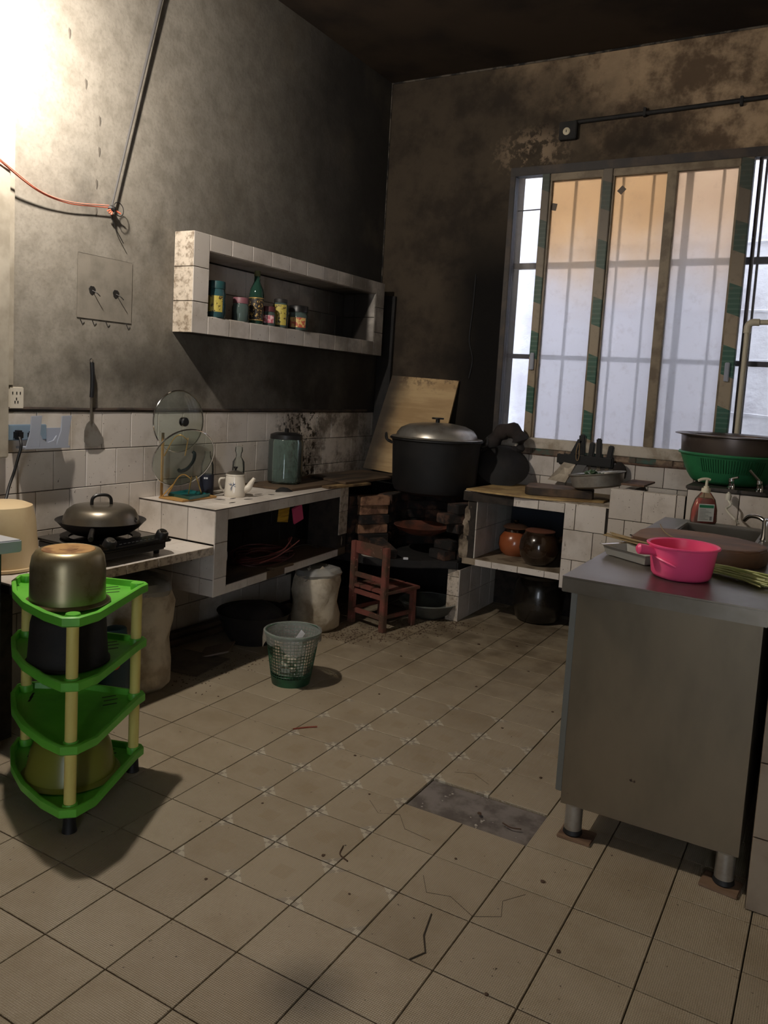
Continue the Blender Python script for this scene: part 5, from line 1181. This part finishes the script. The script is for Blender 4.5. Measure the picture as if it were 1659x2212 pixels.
# sooty rag patch behind the bowl
solo('sooty_rag', lathe(B(), [(0, .0), (.035, .0), (.038, .04), (.03, .07), (.012, .09), (0, .09)], 14, (.40, YB - .055, .862), None, 1.0, .5, .14), M_CLOTH, (.40, YB - .055, .862), 'dark crumpled rag at the right end of the knife rack', 'rag')
# ---- basket and basin on the raised block
x, y, z = 1.005, 3.140, .915
t = thing('green_basket', 'green plastic colander basket standing on the raised tiled block', 'basket', (x, y, z))
gp = lambda q: .15 + (.238 - .15) * (q ** .55)
O('basket_body', lathe(B(), [(0, .0), (.13, 0), (gp(.05), .008), (gp(.15), .022), (gp(.35), .05), (gp(.6), .088), (gp(1), .145), (gp(1) - .004, .145), (gp(.6) - .004, .088), (gp(.3) - .004, .045), (0, .006)], 60, (x, y, z)), M_GREENB, t)
O('rim', lathe(B(), [(.236, .143), (.246, .143), (.248, .149), (.244, .155), (.236, .154)], 60, (x, y, z)), M_GREENB, t)
bm = B()
for i in range(26):
    a = R_(-118 + i * 3.0)
    for (q0, q1) in ((.45, .9),):
        tube(bm, [(x + (gp(q) + .001) * math.cos(a), y + (gp(q) + .001) * math.sin(a), z + .145 * q) for q in (q0, (q0 + q1) / 2, q1)], .0018, 4)
O('ribs', bm, M('dark green slots', (24, 84, 50), .5), t, kind='stuff')
t = thing('washing_basin', 'dull steel washing basin resting inside the green basket', 'basin', (x, y, z + .06))
O('basin_body', lathe(B(), [(0, .05), (.16, .05), (.205, .085), (.235, .15), (.240, .232), (.262, .240), (.270, .238), (.270, .243), (.258, .246), (.236, .238), (.230, .15), (.19, .085), (0, .056)], 64, (x, y, z)), M('stained basin steel', (112, 102, 96), .36, .75, c2=(92, 80, 74), scale=7), t)
# white pvc pipe by the window
t = thing('water_pipe', 'cream plastic water pipe rising in front of the window with an elbow', 'pipe', (1.0, 3.40, 1.0))
O('riser', tube(B(), [(.990, 3.43, .915), (.990, 3.43, 1.70)], .0135, 16), M_PVC, t)
O('elbow', tube(B(), curve([(.990, 3.43, 1.685), (.990, 3.43, 1.715), (.998, 3.43, 1.732), (1.015, 3.43, 1.740), (1.045, 3.43, 1.740)], 5), .0185, 16), M_PVC, t)
O('branch', tube(B(), [(1.03, 3.43, 1.740), (1.378, 3.43, 1.745)], .0135, 16), M_PVC, t)

# taps on the block edge
def tap(name, label, x, y, z, lever):
    t = thing(name, label, 'tap', (x, y, z))
    O('tap_base', lathe(B(), [(0, 0), (.018, 0), (.019, .006), (.012, .012), (.011, .03), (.014, .034), (.012, .05), (0, .052)], 22, (x, y, z)), M_CHROME, t)
    O('spout', tube(B(), curve([(x, y, z + .028), (x + .01, y - .03, z + .034), (x + .015, y - .055, z + .022), (x + .016, y - .062, z + .004)], 5), .0075, 10), M_CHROME, t)
    O('lever', tube(B(), [(x, y, z + .048), (x + lever[0], y + lever[1], z + .048 + lever[2])], .0065, 10), M_CHROME, t)
tap('chrome_tap', 'small chrome tap on the block edge in front of the green basket', 1.045, 2.895, .916, (.03, -.01, .01))
tap('lever_tap', 'chrome lever tap tilted up at the right edge of the view', 1.165, 2.895, .916, (-.045, -.02, .05))
t = thing('washer_hose', 'thin white hose dropping from the tap to the steel table', 'hose', (1.06, 2.83, .9))
O('hose', tube(B(), curve([(1.045, 2.845, .905), (1.047, 2.835, .87), (1.06, 2.82, .85), (1.048, 2.80, .835), (1.05, 2.77, .83), (1.075, 2.70, .82), (1.11, 2.60, .81), (1.13, 2.53, .806)], 6), .005, 8), M('white hose', (214, 210, 196), .4), t)
O('connector', lathe(B(), [(0, 0), (.012, 0), (.014, .02), (.010, .032), (0, .032)], 16, (1.046, 2.84, .868)), M('white connector', (214, 210, 196), .4), t)

# ================================================================ stainless sink table
CZ = .80
tb = thing('sink_table', 'big stainless steel sink table in the right foreground', 'table', (1.08, 1.75, 0))
tx0, tx1, ty0, ty1 = .835, 1.365, 1.030, 2.50
qx0, qx1, qy0, qy1 = .945, 1.235, 2.03, 2.40
bm = B()
for a in ((tx0, tx1, ty0, qy0), (tx0, tx1, qy1, ty1), (tx0, qx0, qy0, qy1), (qx1, tx1, qy0, qy1)): box(bm, *a, CZ - .004, CZ)
O('tabletop', bm, M_STEEL, tb, flat=True)
bm = B(); box(bm, tx0, tx1, ty0, ty0 + .012, CZ - .045, CZ - .003, .002); box(bm, tx0, tx0 + .012, ty0 + .012, ty1, CZ - .045, CZ - .004, .002); box(bm, tx0, tx1, ty1 - .012, ty1, CZ - .045, CZ - .004, .002)
O('turned_edge', bm, M_STEEL, tb)
O('end_panel', box(B(), .858, 1.350, 1.115, 1.125, .098, CZ - .03, .001), M_STEELP, tb)
O('back_panel', box(B(), 1.34, 1.35, 1.125, 2.44, .098, CZ - .045), M_STEELP, tb, flat=True)
O('end_panel', box(B(), .858, 1.350, 2.44, 2.45, .098, CZ - .045, .001), M_STEELP, tb)
O('bottom_panel', box(B(), .862, 1.348, 1.125, 2.44, .098, .108), M_STEELP, tb, flat=True)
for y0_, y1_ in ((1.120, 1.775), (1.785, 2.44)):
    d = O('sliding_door', box(B(), .838, .858, y0_, y1_, .13, CZ - .06, .002), M('door steel', (120, 122, 118), .4, .6), tb)
    O('door_pull', box(B(), .834, .838, (y0_ + y1_) / 2 - .05, (y0_ + y1_) / 2 + .05, .48, .50, .001), M_STEEL, d)
for x in (.897, 1.318):
    for y in (1.133, 2.41):
        l = O('leg', tube(B(), [(x, y, .024), (x, y, .10)], .0255, 22), M_ALU, tb)
        O('leg_foot', lathe(B(), [(0, .008), (.026, .008), (.029, .012), (.0265, .024), (0, .024)], 22, (x, y, 0)), M_RUBBER, l)
bm = B(); box(bm, qx0, qx1, qy0, qy0 + .004, CZ - .15, CZ - .002); box(bm, qx0, qx1, qy1 - .004, qy1, CZ - .15, CZ - .002); box(bm, qx0, qx0 + .004, qy0, qy1, CZ - .15, CZ - .002); box(bm, qx1 - .004, qx1, qy0, qy1, CZ - .15, CZ - .002); box(bm, qx0, qx1, qy0, qy1, CZ - .154, CZ - .15)
O('sink_bowl', bm, M_STEEL, tb, flat=True)
bm = B()
for a in ((qx0 - .012, qx1 + .012, qy0 - .012, qy0), (qx0 - .012, qx1 + .012, qy1, qy1 + .012), (qx0 - .012, qx0, qy0, qy1), (qx1, qx1 + .012, qy0, qy1)): box(bm, *a, CZ, CZ + .004, .001)
O('sink_lip', bm, M_ALU, tb)
fx, fy = 1.262, 2.17
f = O('faucet', lathe(B(), [(0, 0), (.02, 0), (.02, .006), (.016, .012), (.016, .075), (.013, .085), (0, .088)], 26, (fx, fy, CZ)), M_CHROME, tb)
O('faucet_spout', tube(B(), curve([(fx, fy, CZ + .07), (fx - .03, fy + .02, CZ + .085), (fx - .065, fy + .045, CZ + .082), (fx - .085, fy + .06, CZ + .062)], 5), .008, 10), M_CHROME, f)
for i, (x, y, a) in enumerate(((.915, 1.125, .0), (1.318, 1.115, -.1))):
    solo('wood_shim', box(B(), -.055, .045, -.04, .04, .0, .0082, .002, Matrix.Translation((x, y + .01, 0)) @ Matrix.Rotation(a, 4, 'Z')), M('split wood shim', (124, 98, 76), .8, c2=(84, 62, 48), scale=20, stretch=(.2, 1, 1)), (x, y, 0), ['wooden shim under the left front leg of the steel table', 'splintered wooden shim under the right front leg of the steel table'][i], 'shim')
for i, (x, y) in enumerate(((.897, 2.41), (1.318, 2.41))):
    solo('wood_shim', box(B(), x - .04, x + .04, y - .03, y + .03, 0, .0082, .002), M_WOODD, (x, y, 0), ['wooden shim under the left rear leg of the steel table', 'wooden shim under the right rear leg of the steel table'][i], 'shim')

# things on the table
x, y = 1.112, 1.262
t = thing('pink_dipper', 'bright pink plastic water dipper with a stubby round handle', 'dipper', (x, y, CZ))
O('dipper_bowl', lathe(B(), [(0, .003), (.070, 0), (.078, .004), (.083, .012), (.094, .090), (.101, .092), (.102, .096), (.099, .098), (.092, .095), (.080, .016), (.074, .008), (0, .007)], 56, (x, y, CZ)), M_PINK, t)
hd = Vector((-.80, -.60, 0)).normalized(); hp = Vector((x, y, CZ + .076)) + hd * .090
O('handle', tube(B(), [tuple(hp - hd * .004 + Vector((0, 0, 0))), tuple(hp + hd * .022 + Vector((0, 0, .002))), tuple(hp + hd * .044 + Vector((0, 0, .004))), tuple(hp + hd * .050 + Vector((0, 0, .004)))], .014, 18, rs=[.013, .0145, .0155, .009]), M_PINK, t)
fl = Vector((.62, -.78, 0))
O('handle_rib', tube(B(), curve([tuple(hp + Vector((0, 0, -.012))), (x - .045, y - .080, CZ + .058), (x - .012, y - .094, CZ + .050), (x + .0, y - .0925, CZ + .044)], 5), .004, 6), M_PINK, t)
t = thing('cutting_board', 'thick dark wooden cutting board with rounded corners on the steel table', 'chopping board', (1.1, 1.65, CZ))
pts = [(.905, 1.53), (.897, 1.56), (.893, 1.70), (.905, 1.755), (.94, 1.79), (1.02, 1.82), (1.12, 1.825), (1.21, 1.795), (1.27, 1.75), (1.305, 1.70), (1.312, 1.64), (1.295, 1.57), (1.255, 1.525), (1.19, 1.50), (1.09, 1.49), (.98, 1.50)]
cbm = M('cutting board wood', (124, 92, 64), .6, c2=(86, 64, 46), scale=6, stretch=(.3, 1, 1), bump=.2, bscale=30)
O('board_body', prism(B(), pts, CZ + .0005, CZ + .055, .006), M_BLOCK, t)
O('cut_face', prism(B(), [(1.1 + (p[0] - 1.1) * .95, 1.66 + (p[1] - 1.66) * .95) for p in pts], CZ + .0552, CZ + .0562), cbm, t)
O('hang_hook', tube(B(), circ((.892, 1.62, CZ + .042), .010, 14, (.2, .2, 1)), .0025, 6, True), M_SLOT, t)
# clear plastic tray with stalks
t = thing('plastic_tray', 'clear plastic food tray with dry sticks beside the pink dipper', 'tray', (.93, 1.43, CZ))
tm = Matrix.Translation((.945, 1.425, CZ)) @ Matrix.Rotation(R_(-32), 4, 'Z')
tp = lambda z, e: [tuple(Vector((sx * (.088 + e), sy * (.048 + e), z))) for sx, sy in ((-1, -1), (1, -1), (1, 1), (-1, 1))]
bm = B(); r = [[bm.verts.new(p) for p in q] for q in (tp(.002, -.006), tp(.032, .004), tp(.034, .012), tp(.0345, .012), tp(.030, .003), tp(.004, -.006))]
for A_, B_ in zip(r, r[1:]):
    for i in range(4): bm.faces.new((A_[i], A_[(i + 1) % 4], B_[(i + 1) % 4], B_[i]))
bm.faces.new(r[0][::-1]); bm.faces.new(r[-1]); bmesh.ops.transform(bm, matrix=tm, verts=bm.verts)
O('tray_body', bm, thin_glass('clear food tray', (222, 220, 212), .40, .15), t, flat=True)
rr = random.Random(11)
for k in range(10):
    a = (.80 + rr.uniform(0, .06), 1.585 + rr.uniform(-.03, .02)); b = (1.0 + rr.uniform(0, .05), 1.43 + rr.uniform(-.02, .03)); z = CZ + .038 + rr.uniform(0, .012)
    solo('dry_stick', tube(B(), curve([(a[0], a[1], z + rr.uniform(-.004, .006)), ((a[0] + b[0]) / 2, (a[1] + b[1]) / 2, z), (b[0], b[1], z + .002)], 3), rr.uniform(.0014, .0026), 6), M_STRAW, (a[0], a[1], z), 'thin dry stick sticking out over the left end of the clear tray', 'stick', 'dry sticks in the clear tray')
for k in range(26):
    a = (1.10 + rr.uniform(0, .08), 1.405 + rr.uniform(-.03, .03)); b = (1.352 + rr.uniform(-.03, .01), 1.31 + rr.uniform(-.055, .075)); z = CZ + .004 + .0035 * (k // 5) + rr.uniform(0, .004)
    m_ = ((a[0] + b[0]) / 2, (a[1] + b[1]) / 2 + rr.uniform(-.012, .012))
    solo('green_stalk', tube(B(), curve([(a[0], a[1], z), (m_[0], m_[1], z + rr.uniform(0, .006)), (b[0], b[1], z + rr.uniform(-.002, .004))], 4), rr.uniform(.0018, .003), 6), M_STALK, (a[0], a[1], z), 'thin pale green vegetable stalk in the bundle right of the pink dipper', 'stalk', 'green stalks beside the pink dipper')
solo('bent_stalk', tube(B(), curve([(.935, 1.85, CZ + .06), (.96, 1.75, CZ + .062), (1.0, 1.64, CZ + .060), (1.06, 1.54, CZ + .059), (1.09, 1.50, CZ + .055)], 4), .0018, 6), M_STRAW, (.94, 1.8, CZ + .06), 'single curved dry stalk lying over the thick cutting board', 'stalk')
# soap bottle
x, y = .998, 2.452
t = thing('soap_bottle', 'clear pump bottle of pink-red soap with a white label by the sink', 'soap bottle', (x, y, CZ))
sm = Matrix.Rotation(R_(30), 4, 'Z')
O('soap', lathe(B(), [(0, .003), (.050, .003), (.054, .012), (.052, .055), (.040, .098), (.030, .108), (0, .108)], 36, (x, y, CZ), sm, 1.0, .56), M_SOAP, t)
O('bottle_body', lathe(B(), [(0, .0), (.052, .0), (.057, .010), (.055, .06), (.043, .103), (.024, .128), (.018, .134), (0, .134)], 36, (x, y, CZ), sm, 1.0, .56), M_SOAPP, t)
O('collar', lathe(B(), [(0, .150), (.017, .150), (.019, .146), (.019, .132), (0, .132)], 24, (x, y, CZ)), M_PUMP, t)
p_ = O('pump', lathe(B(), [(0, .186), (.006, .186), (.006, .160), (.011, .158), (.011, .150), (0, .150)], 16, (x, y, CZ)), M_PUMP, t)
O('pump_nozzle', tube(B(), curve([(x + .012, y + .006, CZ + .186), (x, y, CZ + .189), (x - .018, y - .010, CZ + .187), (x - .032, y - .018, CZ + .180)], 4), .006, 10), M_PUMP, p_)
lm = face_mtx((x, y, CZ + .052), (.5, -.866, 0)) @ Matrix.Translation((-.004, 0, .0315))
O('label_sheet', box(B(), -.033, .033, -.040, .034, 0, .0008, 0, lm), M('label cream', (222, 220, 212), .5), t, flat=True)
O('label_band', box(B(), -.030, .030, .018, .030, .0008, .0014, 0, lm), M_LABG, t, flat=True)
bm = B()
for k in range(8): box(bm, -.028, .010 + .012 * ((k * 7) % 3 - 1), .010 - k * .006, .0115 - k * .006, .0008, .0014, 0, lm)
box(bm, .017, .026, -.034, -.018, .0008, .0014, 0, lm)
O('label_print', bm, M('grey small print', (140, 138, 134), .5), t, flat=True)
# hanging round wooden lid at the right edge
t = thing('hanging_cover', 'dark brown round wooden pot cover hanging at the right edge', 'lid', (1.36, 2.35, 1.0))
O('disc', lathe(B(), [(0, -.01), (.10, -.01), (.105, -.006), (.105, .006), (.10, .01), (0, .01)], 40, (0, 0, 0), face_mtx((1.352, 2.40, 1.03), (-1, -.15, 0))), M('dark cover wood', (70, 48, 34), .6), t)
O('nail', tube(B(), [(1.34, 2.40, 1.13), (1.38, 2.40, 1.13)], .003, 6), M_SLOT, t)
